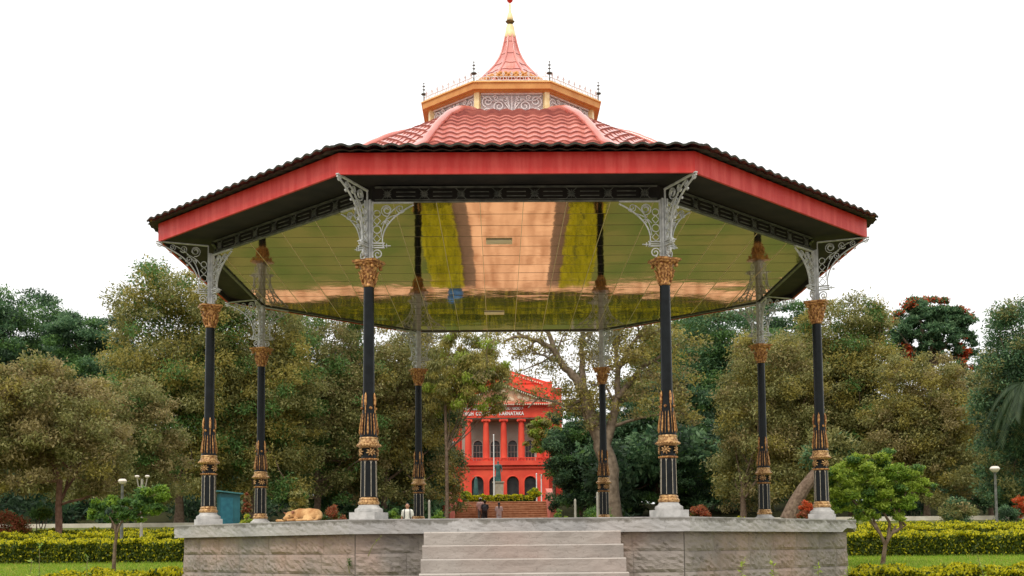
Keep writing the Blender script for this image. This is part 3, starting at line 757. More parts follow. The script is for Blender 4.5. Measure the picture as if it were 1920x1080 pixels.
b = MB(); b.tube([(0, 0, 9.1), (0, 0, 9.36)], .009, 6); b.build('finial_rod', CREAM, BAND, loc=(0, 0, .255))
b = MB(); b.lathe([(.005, 9.14), (.035, 9.165), (.055, 9.19), (.04, 9.22), (.015, 9.26), (.003, 9.34)], 12); b.build('finial_tip', FASCIA, BAND, loc=(0, 0, .255))

# ================================================================= TREES
def crown_leaves(blobs, total, lsize, mats, weights, flat=.75, droop=0.0, aspect=.42):
    """blobs: list of (x,y,z,r,matchoice or None)"""
    tot = sum(b_[3] ** 2 for b_ in blobs); Cs = []; As = []; Ns = []; Ls = []; Ms = []
    for (x, y, z, r, mc) in blobs:
        n = max(6, int(total * r * r / tot)); d = rdir(n); d[:, 2] = d[:, 2] * .9 + .12
        rad = r * (1 - .6 * rng.random(n) ** 1.4) * (1 + .22 * rng.normal(size=n))
        c = d * rad[:, None] * np.array([1, 1, flat]) + np.array([x, y, z])
        a = rdir(n) * .8 + d * .7; a[:, 2] -= droop
        nn = rdir(n) * .8 + d * .5; nn[:, 2] += .5
        base = mc if mc is not None else int(rng.choice(len(mats), p=weights))
        m_ = np.where(rng.random(n) < .88, base, rng.choice(len(mats), size=n, p=weights))
        Cs.append(c); As.append(a); Ns.append(nn); Ls.append(lsize * (.6 + .8 * rng.random(n))); Ms.append(m_)
    C = np.concatenate(Cs); A = np.concatenate(As); N = np.concatenate(Ns); L = np.concatenate(Ls); Mi = np.concatenate(Ms)
    return C, A, N, L, L * aspect, Mi

def wob(p0, p1, n, amp, rr):
    p0, p1 = Vector(p0), Vector(p1); pts = []
    L = (p1 - p0).length
    for i in range(n + 1):
        t = i / n; q = p0.lerp(p1, t); k_ = math.sin(PI * t) * amp * L
        pts.append(q + Vector((rr.uniform(-1, 1), rr.uniform(-1, 1), rr.uniform(-.5, .5))) * k_ * .5)
    return pts

def tree(name, label, u, d, vt, vb, wpx, mats, wts, total, lsize, nblob=70, seed=0, group=None, bark=BARK, trunk_u=None, trr=None, depthf=.8, shape='dome', limbs=16, flat=.75, droop=.2, aspect=.42, brf=(.12, .22), hollow=.45, cat='tree'):
    rr = random.Random(seed + 100); global rng; rng = np.random.default_rng(seed + 5)
    base = G(trunk_u if trunk_u else u, d, -.1); zc_t = P(u, vt, d).z; zc_b = P(u, vb, d).z; cx = X(u, d)
    rx = wpx / 2 * d / F; rz = (zc_t - zc_b) / 2; cz = (zc_t + zc_b) / 2; ry = rx * depthf
    root = empty(name, base); tag(root, label, cat, group)
    O = Vector((cx, CAMY + d, cz)) - base
    blobs = []; ph = [rr.uniform(0, 6.28) for _ in range(6)]
    nblob = int(nblob * 2.3); total = int(total * 2.5); lsize *= .76
    for i in range(nblob):
        dv = Vector((rr.gauss(0, 1), rr.gauss(0, 1), rr.gauss(0, 1))).normalized()
        th = math.atan2(dv.y, dv.x)
        lump = 1 + .10 * math.sin(3 * th + ph[0]) + .08 * math.sin(5 * dv.z * 2 + 2 * th + ph[1]) + .06 * math.sin(7 * th + ph[2])
        rad = (hollow + (1 - hollow) * rr.random() ** .6) * lump
        px, py, pz = dv.x * rx * rad, dv.y * ry * rad, dv.z * rz * rad
        if shape == 'dome':
            zz = rr.uniform(-1, 1) ** 1 * (.75 + .25 * rad / 1.2); pr_ = math.sqrt(max(0, 1 - zz * zz)) ** .8 if zz > 0 else 1 - .22 * zz * zz
            pr_ *= (.5 + .5 * rr.random() ** .5) * lump * (1 - .12 * (zz > .2)); px, py, pz = math.cos(th) * rx * pr_, math.sin(th) * ry * pr_, zz * rz
        if shape == 'umbrella': pz = abs(pz) * .9 - rz * .25 + .25 * rz * (1 - (px / rx) ** 2)
        br = (brf[0] + (brf[1] - brf[0]) * rr.random()) * (rx + rz) * .47
        px = max(-rx + br * .6, min(rx - br * .6, px)); pz = max(-rz + br * .5, min(rz - br * .35, pz))
        blobs.append((O.x + px, O.y + py, O.z + pz, br, None))
    for i in range(nblob // 3):       # inner foliage so that the crown is not hollow
        dv = Vector((rr.gauss(0, 1), rr.gauss(0, 1), rr.gauss(0, 1))).normalized() * rr.random() ** .5 * .72
        blobs.append((O.x + dv.x * rx, O.y + dv.y * ry, O.z + dv.z * rz, .2 * (rx + rz) * .6, None))
    args = crown_leaves(blobs, total, lsize, mats, wts, flat, droop, aspect)
    leafobj('crown', *args[:5], mats, args[5], root)
    b = MB(); tr = trr or max(.12, rx * .055)
    top = O + Vector((0, 0, rz * .1)); kn = Vector((0, 0, max(.6, O.z - rz * .75))); pts = wob((0, 0, 0), kn, 3, .03, rr) + wob(kn, top, 4, .06, rr)[1:]; b.tube(pts, [tr * (1.25 if i == 0 else 1 - .55 * i / 7) for i in range(8)], 9)
    for q in range(limbs):
        bl = blobs[rr.randrange(len(blobs))]; s_ = pts[rr.randrange(2, 8)]
        tgt = Vector(bl[:3]); mp_ = (s_ + tgt) / 2 + Vector((0, 0, -.06 * (tgt - s_).length))
        p1 = wob(s_, mp_, 3, .12, rr) + wob(mp_, tgt, 3, .14, rr)[1:]
        r0 = tr * .42; b.tube(p1, [r0 * (1 - .85 * i / 6) for i in range(7)], 6)
    smooth_angle(b.build('trunk', bark, root), 60)
    return root, blobs

W3 = [.5, .3, .2]
TG = 'park trees behind the bandstand'
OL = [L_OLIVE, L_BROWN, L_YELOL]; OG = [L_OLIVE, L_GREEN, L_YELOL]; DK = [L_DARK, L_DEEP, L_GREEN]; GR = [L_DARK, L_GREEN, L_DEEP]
# far dark canopies, left
tree('rain_tree', 'broad dark green tree filling the skyline at the far left edge', 5, 88, 548, 800, 350, GR, [.6, .25, .15], 44000, .30, 110, 1, TG, flat=.5, limbs=24, hollow=.4)
tree('rain_tree', 'dark green tree between the far left canopy and the tallest olive tree', 165, 82, 590, 810, 220, DK, [.55, .25, .2], 22000, .28, 60, 2, TG, flat=.5, limbs=16)
tree('olive_tree', 'brown tinged olive tree with a bare reddish trunk rising from the left hedges', 66, 36.5, 678, 935, 330, [L_BROWN, L_OLIVE, L_YELOL], [.50, .36, .14], 36000, .15, 90, 3, TG, bark=BARKR, trunk_u=110, trr=.12, droop=.3)
tree('olive_tree', 'low olive brown tree between the red trunk and the tallest left tree', 215, 46, 700, 950, 250, [L_OLIVE, L_BROWN, L_GREEN], [.5, .35, .15], 26000, .17, 70, 4, TG, droop=.3)
tree('olive_tree', 'tallest olive tree on the left reaching up to the eave corner', 335, 56, 478, 945, 320, [L_OLIVE, L_YELOL, L_GREEN], [.5, .3, .2], 60000, .20, 130, 5, TG, droop=.3, brf=(.09, .17))
tree('olive_tree', 'yellow olive tree behind the second and third left columns', 470, 58, 530, 950, 270, [L_OLIVE, L_YELOL, L_GREEN], [.55, .28, .17], 46000, .20, 110, 6, TG, droop=.3, brf=(.09, .17))
tree('olive_tree', 'dense olive tree right behind the sleeping dog', 595, 63, 560, 955, 270, [L_OLIVE, L_GREEN, L_BROWN], [.5, .3, .2], 42000, .21, 100, 7, TG, droop=.3, brf=(.09, .17))
tree('olive_tree', 'olive tree between the front left column and the back left column', 720, 66, 570, 955, 260, [L_OLIVE, L_YELOL, L_BROWN], [.5, .25, .25], 38000, .21, 90, 8, TG, droop=.3, brf=(.09, .17))
tree('olive_tree', 'shaded olive tree on the left flank of the red courthouse', 792, 70, 640, 960, 160, [L_OLIVE, L_DARK, L_YELOL], [.5, .35, .15], 32000, .22, 80, 9, TG, droop=.4)
tree('drooping_tree', 'light green drooping tree whose foliage hangs over the left half of the courthouse pediment', 876, 64, 618, 782, 165, [L_YELOL, L_OLIVE, L_LIME], [.4, .4, .2], 17000, .22, 60, 10, TG, droop=1.2, trunk_u=836, trr=.11, aspect=.3, hollow=.2)
# right of the courthouse
tree('dark_tree', 'dense dark tree on the right flank of the courthouse steps', 1090, 70, 755, 960, 135, DK, [.55, .35, .1], 20000, .22, 60, 12, TG)
tree('drooping_tree', 'small yellow green tree with hanging leaves before the right end of the courthouse', 1024, 74, 775, 850, 78, [L_YELOL, L_LIME, L_OLIVE], [.45, .25, .3], 5000, .24, 26, 13, TG, droop=1.0, trunk_u=1040, trr=.12, aspect=.35, hollow=.2)
tree('dark_tree', 'dark green layered tree behind the front right column', 1235, 72, 700, 960, 230, DK, [.6, .25, .15], 34000, .24, 80, 14, TG, flat=.4)
tree('green_tree', 'tall mid green tree behind the gap between the right columns', 1365, 78, 565, 960, 270, [L_DARK, L_GREEN, L_OLIVE], [.55, .35, .1], 46000, .25, 100, 15, TG, flat=.45)
tree('green_tree', 'dark treetop showing beyond the far right lattice bracket', 1475, 95, 560, 860, 190, [L_DARK, L_DEEP, L_GREEN], [.5, .2, .3], 26000, .3, 70, 16, TG, flat=.5)
tree('olive_tree', 'olive tree with a reddish bent trunk between the two far right columns', 1450, 57, 625, 960, 230, [L_OLIVE, L_YELOL, L_BROWN], [.55, .25, .2], 34000, .19, 90, 17, TG, trunk_u=1395, droop=.3)
tree('olive_tree', 'tall pale olive tree just right of the rightmost column', 1600, 60, 552, 955, 245, [L_OLIVE, L_YELOL, L_GREEN], [.5, .32, .18], 52000, .20, 120, 18, TG, droop=.3, brf=(.08, .16))
tree('olive_tree', 'wide yellowish olive tree below the red flowering treetop', 1740, 54, 664, 955, 235, [L_OLIVE, L_YELOL, L_BROWN], [.48, .32, .2], 42000, .18, 110, 19, TG, droop=.3, brf=(.09, .17))
tree('dark_tree', 'dark glossy tree at the right edge above the palm', 1945, 47, 560, 950, 225, [L_DARK, L_OLIVE, L_DEEP], [.6, .2, .2], 38000, .17, 90, 20, TG)
tree('dark_tree', 'shadowy tree behind the lamp post at the right edge', 1860, 66, 690, 955, 180, [L_DARK, L_DEEP, L_OLIVE], [.5, .35, .15], 22000, .22, 60, 21, TG)
tree('green_tree', 'yellow green treetop between the old bare tree and the front right column', 1275, 84, 585, 800, 190, [L_YELOL, L_GREEN, L_OLIVE], [.3, .4, .3], 26000, .26, 70, 23, TG)
# red flowering tree
def gulmohar(u, d, vt, vb, wpx, seed, label, nb=60, tot=16000, redf=.35):
    global rng; rng = np.random.default_rng(seed); rr = random.Random(seed)
    base = G(u, d, -.1); root = empty('flame_tree', base); tag(root, label, 'tree')
    zt, zb = P(u, vt, d).z, P(u, vb, d).z; cx = X(u, d); rx = wpx / 2 * d / F; O = Vector((cx, CAMY + d, zb)) - base; H = zt - zb
    blobs = []
    for i in range(nb):
        a = rr.uniform(0, 2 * PI); r = rx * math.sqrt(rr.random()) * .93; x = r * math.cos(a); y = r * math.sin(a) * .7
        ztop = H * math.sqrt(max(0, 1 - (r / rx) ** 2 * .75)); z = ztop * (rr.uniform(.45, .97) if rr.random() < .7 else rr.uniform(.0, .5)) 
        blobs.append((O.x + x, O.y + y, O.z + z - .3, rr.uniform(.55, 1.0) * rx * .17, 0))
    C, A, N, L, W, Mi = crown_leaves(blobs, tot, .3, [L_DARK, L_DEEP], [.7, .3], .62)
    rel = (C[:, 2] - O.z) / H; xr = (C[:, 0] - O.x) / rx
    top = rel > (.80 * np.sqrt(np.clip(1 - xr ** 2 * .75, 0, 1)) - .02)
    cl = np.sin(C[:, 0] * 1.3 + C[:, 1] * 1.1) + np.sin(C[:, 0] * 2.7 + 1) + rng.normal(size=len(C)) * .5
    Mi = np.where(top & (cl > -.3) & (rng.random(len(C)) < .55), 2, Mi); low = (rel < .25) & (cl > 1.2); Mi = np.where(low, 2, Mi)
    leafobj('crown', C, A, N, L, W, [L_DARK, L_DEEP, L_REDF], Mi, root)
    b = MB(); fork = O + Vector((0, 0, -.5)); pts = wob((0, 0, 0), fork, 5, .04, rr); b.tube(pts, [.4, .36, .33, .3, .28, .26], 8)
    for q in range(16):
        bl = blobs[rr.randrange(nb)]; b.tube(wob(fork, Vector(bl[:3]), 6, .09, rr), [.2 * (1 - .85 * i / 6) for i in range(7)], 6)
    smooth_angle(b.build('trunk', BARK, root), 60)
gulmohar(1757, 98, 546, 672, 172, 31, 'umbrella shaped dark tree topped with red flowers on the right skyline', 190, 34000)
gulmohar(1815, 94, 662, 800, 130, 32, 'lower dark tree with a few red flowers under the big red flowering tree', 90, 20000)

# the bare-limbed old tree
def bare_tree():
    global rng; rng = np.random.default_rng(50); rr = random.Random(50); d = 60
    base = G(1152, d, -.1); root = empty('old_tree', base); tag(root, 'old tree with thick forked trunk and bare twisting limbs behind the back right column', 'tree')
    def q(u, v, dd=0): return P(u, v, d + dd) - base
    b = MB(); tips = []
    def limb(pts, r0, r1, sub=3, lvl=0):
        pp = [q(*p) for p in pts]; f = []
        for a, c in zip(pp[:-1], pp[1:]):
            for t in (0, .33, .66): f.append(a.lerp(c, t) + Vector((rr.uniform(-1, 1), rr.uniform(-1, 1), rr.uniform(-1, 1))) * (r0 * .22))
        f.append(pp[-1]); n = len(f); b.tube(f, [r0 + (r1 - r0) * (i / (n - 1)) ** .8 for i in range(n)], 8 if r0 > .08 else 5)
        tips.append(f[-1])
        for s in range(sub):
            i = rr.randrange(n // 3, n - 1); st = f[i]; dr = (f[i + 1] - f[i]).normalized(); sd_ = Vector((rr.gauss(0, 1), rr.gauss(0, .6), rr.gauss(.25, .8))).normalized()
            L = rr.uniform(.9, 2.4) * (1 if lvl == 0 else .55); cur = st; ch = [st]; v_ = (dr * .5 + sd_).normalized()
            for t in range(5):
                v_ = (v_ + Vector((rr.gauss(0, .35), rr.gauss(0, .3), rr.gauss(.02, .35)))).normalized(); cur = cur + v_ * L / 5; ch.append(cur)
            rr0 = max(.02, (r0 + (r1 - r0) * i / n) * .45); b.tube(ch, [rr0 * (1 - .8 * t / 5) for t in range(6)], 5); tips.append(cur); tips.append(ch[3])
            for s2 in range(3):
                j = rr.randrange(1, 5); v2 = (v_ + Vector((rr.gauss(0, .8), rr.gauss(0, .6), rr.gauss(0, .8)))).normalized(); e1 = ch[j] + v2 * L * .3; e2 = e1 + (v2 + Vector((rr.gauss(0, .5), 0, rr.gauss(0, .5)))).normalized() * L * .25
                b.tube([ch[j], e1, e2], [rr0 * .4, rr0 * .28, .012], 4); tips.append(e2)
    limb([(1150, 990), (1145, 900), (1128, 840), (1118, 800)], .55, .42, 0)
    limb([(1118, 800), (1105, 770), (1095, 735)], .36, .3, 1)
    limb([(1095, 735), (1080, 710), (1058, 690), (1040, 655), (1010, 640), (975, 630), (945, 640, -1)], .27, .06, 7)
    limb([(1040, 655), (1028, 625), (1010, 600), (990, 585)], .15, .05, 4)
    limb([(1095, 735), (1092, 690, 1), (1090, 640, 1), (1100, 590, 1)], .22, .07, 5)
    limb([(1130, 845), (1150, 780), (1158, 740), (1160, 690), (1150, 640)], .3, .09, 5)
    limb([(1158, 745), (1180, 720), (1200, 690), (1235, 670), (1260, 650)], .18, .06, 5)
    limb([(1148, 800), (1175, 790), (1220, 780), (1275, 770), (1300, 790)], .10, .03, 4)
    limb([(1100, 765), (1070, 765), (1045, 755), (1010, 745), (990, 765, -1)], .10, .03, 5)
    limb([(1040, 665), (1015, 680), (990, 690), (965, 700)], .07, .02, 4)
    limb([(1118, 800), (1100, 790), (1090, 770)], .1, .04, 3)
    limb([(1160, 690), (1190, 640), (1220, 610)], .14, .05, 5)
    limb([(985, 632), (960, 615), (935, 620), (925, 645, -2)], .06, .02, 4)
    smooth_angle(b.build('trunk', BARKL, root), 70)
    bl = []
    for t in tips:
        if t.x < q(1040, 700).x and rr.random() < .5: continue
        bl.append((t.x, t.y, t.z, rr.uniform(.35, .75), None))
    for i in range(80):
        p = q(rr.uniform(1060, 1300), rr.uniform(600, 790), rr.uniform(-1, 2)); bl.append((p.x, p.y, p.z, rr.uniform(.4, .8), None))
    a = crown_leaves(bl, 26000, .16, [L_YELOL, L_OLIVE, L_BROWN], [.4, .35, .25], .6, .3)
    leafobj('crown', *a[:5], [L_YELOL, L_OLIVE, L_BROWN], a[5], root)
bare_tree()

# leaning trunk behind the right columns
def leaning():
    base = G(1478, 50, -.05); root = empty('leaning_tree', base); tag(root, 'thick leaning trunk with low olive leaves left of the rightmost column', 'tree')
    b = MB(); p = [P(*t) - base for t in ((1478, 975, 50), (1490, 945, 50), (1508, 915, 50), (1535, 880, 50), (1560, 850, 50.5))]; b.tube(p, [.36, .3, .27, .22, .1], 9); smooth_angle(b.build('trunk', BARK, root))
    bl = [((p[4] + Vector((random.uniform(-1, 1), random.uniform(-.6, .6), random.uniform(-.4, .8)))).to_tuple() + (.5, None)) for _ in range(14)]
    a = crown_leaves(bl, 4000, .16, [L_OLIVE, L_DARK], [.6, .4]); leafobj('crown', *a[:5], [L_OLIVE, L_DARK], a[5], root)
leaning()

# palm at the right edge
def palm():
    global rng; rng = np.random.default_rng(77); d = 44; base = G(1935, d); root = empty('palm_tree', base); tag(root, 'palm with drooping feathery fronds at the right edge', 'palm')
    top = P(1930, 725, d) - base; b = MB(); b.tube([(0, 0, 0), top * .5 + Vector((.1, 0, 0)), top], [.22, .17, .14], 10); smooth_angle(b.build('trunk', BARK, root))
    rr = random.Random(4)
    for i in range(16):
        a = 2 * PI * i / 16 + rr.uniform(-.1, .1); Lf = rr.uniform(1.9, 2.5); pts = []; up = rr.uniform(.3, 1.0)
        for t in np.linspace(0, 1, 12): pts.append(top + Vector((math.cos(a) * Lf * t * .75, math.sin(a) * Lf * t * .75, up * Lf * t * .7 - 1.35 * Lf * t * t)))
        b = MB(); b.tube(pts, [.03 * (1 - .8 * q / 11) for q in range(12)], 5)
        fr = b.build('frond', L_PALM, root)
        C, A, N = [], [], []
        for q in range(11):
            for t in np.linspace(0, 1, 5)[:-1]:
                p = pts[q].lerp(pts[q + 1], t); dr = (pts[q + 1] - pts[q]).normalized(); s = dr.cross(Vector((0, 0, 1))).normalized()
                for sg in (-1, 1):
                    ax = (s * sg * .7 + dr * .45 + Vector((0, 0, -.75))).normalized(); ln = .45 * (1 - .5 * abs(q / 11 - .4)); C.append(p + ax * ln / 2); A.append(ax); N.append(dr.cross(ax))
        leafobj('leaflets', np.array(C), np.array(A), np.array(N) , .48, .045, [L_PALM], [0] * len(C), fr)
palm()

# undergrowth: dense dark mass beneath and behind the trees
def undergrowth():
    global rng; rng = np.random.default_rng(90); rr = random.Random(90); bl = []
    for i in range(620):
        d = rr.uniform(64, 92); u = rr.uniform(-160, 2080)
        if 835 < u < 1062: continue
        if abs(X(u, d)) < 4.6: continue
        p = G(u, d); bl.append((p.x, p.y, p.z + rr.uniform(.2, 5.2), rr.uniform(.8, 1.5), None))
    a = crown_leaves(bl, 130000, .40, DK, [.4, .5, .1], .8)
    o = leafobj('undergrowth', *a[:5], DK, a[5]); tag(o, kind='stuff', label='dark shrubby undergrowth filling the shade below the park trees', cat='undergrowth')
    bl = []
    for i in range(420):
        d = rr.uniform(125, 150); u = rr.uniform(-200, 2100)
        p = G(u, d); bl.append((p.x, p.y, p.z + rr.uniform(0, 9.5), rr.uniform(2, 3.4), None))
    bl = [t for t in bl if abs(t[0] - X(945, 130)) > 6.2]
    a = crown_leaves(bl, 60000, .95, GR, [.5, .3, .2], .8)
    o = leafobj('far_wood', *a[:5], GR, a[5]); tag(o, kind='stuff', label='distant dark wood closing the view behind the park trees', cat='wood')
undergrowth()

# ================================================================= GARDEN
def hedge(x0, x1, dn, df, h, dens, label, group, ls=.066, ytop=.055, seed=0, ybias=.7, name='clipped_hedge'):
    global rng; rng = np.random.default_rng(seed); y0, y1 = CAMY + dn, CAMY + df; xm, ym = (x0 + x1) / 2, (y0 + y1) / 2; base = Vector((xm, ym, gz(xm, ym)))
    root = empty(name, base); tag(root, label, 'hedge', group)
    n = int(dens * (abs(x1 - x0) * (2 * h + (y1 - y0)) )); 
    x = rng.uniform(x0, x1, n); t = rng.random(n); pt = (y1 - y0) / (2 * h + (y1 - y0))
    top = t < pt; front = (~top) & (t < pt + (1 - pt) * .72)
    y = np.where(top, rng.uniform(y0, y1, n), np.where(front, y0, y1)); hz = np.where(top, h, h * (rng.random(n) ** .85))
    lump = .035 * np.sin(x * 5.1) + .03 * np.sin(x * 11.3 + 1) + .025 * np.sin(y * 7 + x * 3)
    hz = hz + np.where(hz > h * .7, lump, 0) + rng.normal(size=n) * .02
    y = y + np.where(front, lump - .02 * 0 + np.abs(rng.normal(size=n)) * .05, rng.normal(size=n) * .04)
    g_ = np.array([gz(a, c) for a, c in zip(x[::1], y[::1])])
    C = np.stack([x, y, g_ + hz], 1) - np.array(base)
    A = rdir(n); A[:, 2] = np.abs(A[:, 2]) + .3; N = rdir(n); N[:, 1] -= .6
    mi = np.where((hz > h - ytop) & (rng.random(n) < ybias), 1, np.where(rng.random(n) < .16, 1, 0))
    out_ = rng.random(n) < .02; hz = hz + np.where(out_ & top, rng.random(n) * .13, 0)
    L = ls * (.7 + .7 * rng.random(n)); leafobj('foliage', C, A, N, L, L * .6, [L_HEDGE, L_YELLOW], mi, root)
    b = MB(); xs = np.linspace(x0 + .05, x1 - .05, max(3, int((x1 - x0) / .35)))     # woody core
    ys = np.linspace(y0 + .17, max(y0 + .2, y1 - .12), max(2, int((y1 - y0) / .8) + 1))
    for a, c in zip(xs[:-1], xs[1:]):
        for e, f in zip(ys[:-1], ys[1:]):
            zb = gz((a + c) / 2, (e + f) / 2) - base.z; b.box(((a + c) / 2 - xm, (e + f) / 2 - ym, zb + h * .38), (c - a + .01, f - e + .01, h * .7))
    b.build('branches', mat('hedge_core', (.025, .032, .009), (.05, .06, .015), rough=.95), root)
HG = 'clipped yellow topped hedges'
hedge(-15, -7.9, 29.3, 30.3, .52, 1900, 'tall clipped hedge with yellow top, first row behind the left lawn', HG, seed=1, ytop=.03)
hedge(-16, -8.6, 33.0, 33.8, .56, 1300, 'yellow topped hedge in the second row left of the platform', HG, seed=2)
hedge(-17, -9.2, 36.5, 37.2, .55, 1000, 'thin dark hedge in the third row left of the platform', HG, seed=3, ybias=.45)
hedge(8.3, 15, 29.3, 30.3, .52, 1900, 'tall clipped hedge with yellow top, first row behind the right lawn', HG, seed=4, ytop=.03)
hedge(8.8, 16, 33.0, 33.8, .58, 1300, 'yellow topped hedge in the second row right of the platform', HG, seed=5)
hedge(9.2, 17, 36.5, 37.2, .55, 1000, 'thin dark hedge in the third row right of the platform', HG, seed=6, ybias=.45)
hedge(-7.9, -5.55, 19.6, 20.6, .20, 3000, 'low ragged yellow hedge against the left corner of the platform', HG, seed=7, ls=.06)
hedge(5.75, 9.2, 19.8, 20.8, .14, 3000, 'low ragged yellow hedge along the right side of the platform', HG, seed=8, ls=.06)
hedge(-15, -8.2, 22.0, 22.01 + .3, .05, 100, 'sparse leaf litter line on the left lawn', HG, seed=17) if False else None
hedge(-2.75, -1.65, 32, 40.4, .22, 600, 'low yellow hedge bed along the left side of the brick path', HG, seed=9, ls=.09, ytop=.25, ybias=.92)
hedge(1.65, 2.7, 32, 40.4, .22, 600, 'low yellow hedge bed along the right side of the brick path', HG, seed=10, ls=.09, ytop=.25, ybias=.92)
hedge(-9, 9, 42.5, 43.3, .22, 500, 'dark low hedge across the middle right behind the cross path', HG, seed=30, ls=.10, ybias=.03)
hedge(-9, 9, 43.9, 44.4, .24, 600, 'low bright yellow hedge across the middle beyond the dark one', HG, seed=11, ls=.09)
hedge(-9, 9, 45.4, 46.6, .3, 400, 'broad olive hedge farthest across the middle of the garden', HG, seed=12, ls=.10, ybias=.12)

def bush(label, u, d, vt, wpx, mats, wts, total, ls, seed, hpx=None, name='garden_bush', stem=True, group='garden bushes', mi_top=None, cat='bush', flat=.85):
    global rng; rng = np.random.default_rng(seed); rr = random.Random(seed); base = G(u, d); root = empty(name, base); tag(root, label, cat, group)
    H = P(u, vt, d).z - base.z; rx = wpx / 2 * d / F; hh = (hpx * d / F) if hpx else H * .85; zc = H - hh / 2; bl = []
    for i in range(26):
        v = Vector((rr.gauss(0, 1), rr.gauss(0, 1), rr.gauss(0, 1))).normalized() * rr.uniform(.45, .8)
        z = zc + v.z * hh / 2; bl.append((v.x * rx, v.y * rx * .8, z, rx * .3, mi_top if (mi_top is not None and v.z > .1 and rr.random() < .75) else None))
    a = crown_leaves(bl, total, ls, mats, wts, flat); leafobj('foliage', *a[:5], mats, a[5], root)
    b = MB()
    for q in range(4):
        t = Vector(bl[q * 3][:3]); b.tube(wob((rr.uniform(-.05, .05), 0, -.05), t, 4, .1, rr), [.03, .025, .02, .014, .008], 5)
    b.build('stem', BARK, root)
    return root
bush('clipped round green bush on short stems left of the red tree trunk', 76, 37.2, 950, 54, [L_GREEN, L_HEDGE], [.6, .4], 3500, .055, 1, hpx=26)
bush('reddish leaved bush at the left edge', 14, 36.5, 950, 86, [L_REDL, L_GREEN, L_HEDGE], [.45, .35, .2], 5000, .08, 2, mi_top=0)
bush('red orange flowering bush right of the sleeping dog', 624, 44, 944, 50, [L_REDL, L_HEDGE, L_DARK], [.5, .3, .2], 3500, .08, 3, mi_top=0)
bush('round green bush just right of the front left column base', 736, 46, 944, 36, [L_GREEN, L_BRIGHT], [.6, .4], 2600, .07, 4)
bush('rounded bright green bush left of the courthouse steps', 822, 52, 952, 36, [L_BRIGHT, L_GREEN], [.5, .5], 2600, .08, 5)
bush('yellow green round bush right of the courthouse steps', 1052, 52, 950, 32, [L_LIME, L_YELLOW, L_GREEN], [.4, .25, .35], 2600, .08, 6)
bush('wide rounded green bush behind the back right column', 1122, 50, 947, 68, [L_GREEN, L_BRIGHT], [.7, .3], 4500, .08, 7)
bush('orange red leaved bush between the right columns', 1311, 46, 941, 46, [L_REDL, L_REDF, L_HEDGE], [.5, .3, .2], 3200, .08, 8, mi_top=0)
bush('orange red bush tucked behind the rightmost column', 1512, 44, 938, 40, [L_REDL, L_REDF, L_HEDGE], [.5, .3, .2], 2800, .08, 9, mi_top=1)
bush('dark bush with reddish tips behind the right hedges', 1800, 41, 930, 80, [L_DARK, L_OLIVE, L_BROWN], [.5, .3, .2], 5000, .09, 10)
bush('dark clipped round bush at the foot of the right lamp post', 1888, 40, 941, 52, [L_DEEP, L_DARK], [.5, .5], 4000, .06, 11)
bush('red flowering bush at the right edge of the garden', 1912, 42, 922, 40, [L_REDF, L_GREEN], [.6, .4], 2800, .08, 12, mi_top=0)
bush('small yellow flowering clump at the left foot of the courthouse steps', 830, 38, 967, 24, [L_YELLOW, L_HEDGE], [.7, .3], 900, .06, 13, mi_top=0)
bush('spiky pale green shrub behind the back of the sleeping dog', 560, 47, 905, 44, [L_OLIVE, L_YELOL, L_GREEN], [.4, .4, .2], 2500, .13, 14)
bush('tall narrow dark red shrub behind the teal booth', 462, 48, 918, 22, [L_REDL, L_BROWN], [.6, .4], 1500, .1, 15)
bush('yellow green bush between the teal booth and the third left column', 462, 43, 962, 30, [L_LIME, L_YELLOW], [.6, .4], 1200, .07, 16)

# small garden trees
def gtree(label, stems, blobs_px, d, mats, wts, total, ls, seed, bark=BARK, name='small_tree', dj=.35, rb_=.03, droop=.1):
    global rng; rng = np.random.default_rng(seed); rr = random.Random(seed); base = G(stems[0][0][0], d); root = empty(name, base); tag(root, label, 'tree', 'small garden trees')
    b = MB()
    for st, r0, r1 in [(s, s_r[0], s_r[1]) for s, *s_r in [(q[0], *q[1]) if isinstance(q[0], list) else (q, (rb_, rb_ * .3)) for q in [(s if isinstance(s[0], list) else (s, (rb_, rb_ * .35))) for s in stems]]] if False else [(s, rb_ if i == 0 else rb_ * .7, rb_ * .3) for i, s in enumerate(stems)]:
        pp = [P(p[0], p[1], d + (p[2] if len(p) > 2 else 0)) - base for p in st]
        if st is stems[0]: pp[0] = Vector((0, 0, -.05))
        b.tube(pp, [r0 + (r1 - r0) * i / (len(pp) - 1) for i in range(len(pp))], 7)
    smooth_angle(b.build('trunk', bark, root))
    bl = []
    for (u, v, rp, m) in blobs_px:
        c = P(u, v, d) - base; R0 = rp * d / F
        for i in range(m):
            q = Vector((rr.gauss(0, 1), rr.gauss(0, 1), rr.gauss(0, 1))).normalized() * R0 * rr.uniform(.4, .85); bl.append((c.x + q.x, c.y + q.y * .8, c.z + q.z, R0 * .33, None))
    a = crown_leaves(bl, total, ls, mats, wts, .6, droop); leafobj('crown', *a[:5], mats, a[5], root)
gtree('young bright green tree with thin stem and two tufts on the left lawn', [[(214, 1058), (216, 1020), (222, 990), (238, 960)], [(219, 1010), (215, 985), (205, 968)], [(228, 978), (260, 965), (285, 950)]],
      [(282, 938, 36, 18), (262, 962, 24, 8), (222, 952, 30, 14), (188, 960, 26, 10), (215, 978, 20, 6)], 24.5, [L_GREEN, L_BRIGHT], [.6, .4], 8500, .085, 61, rb_=.045)
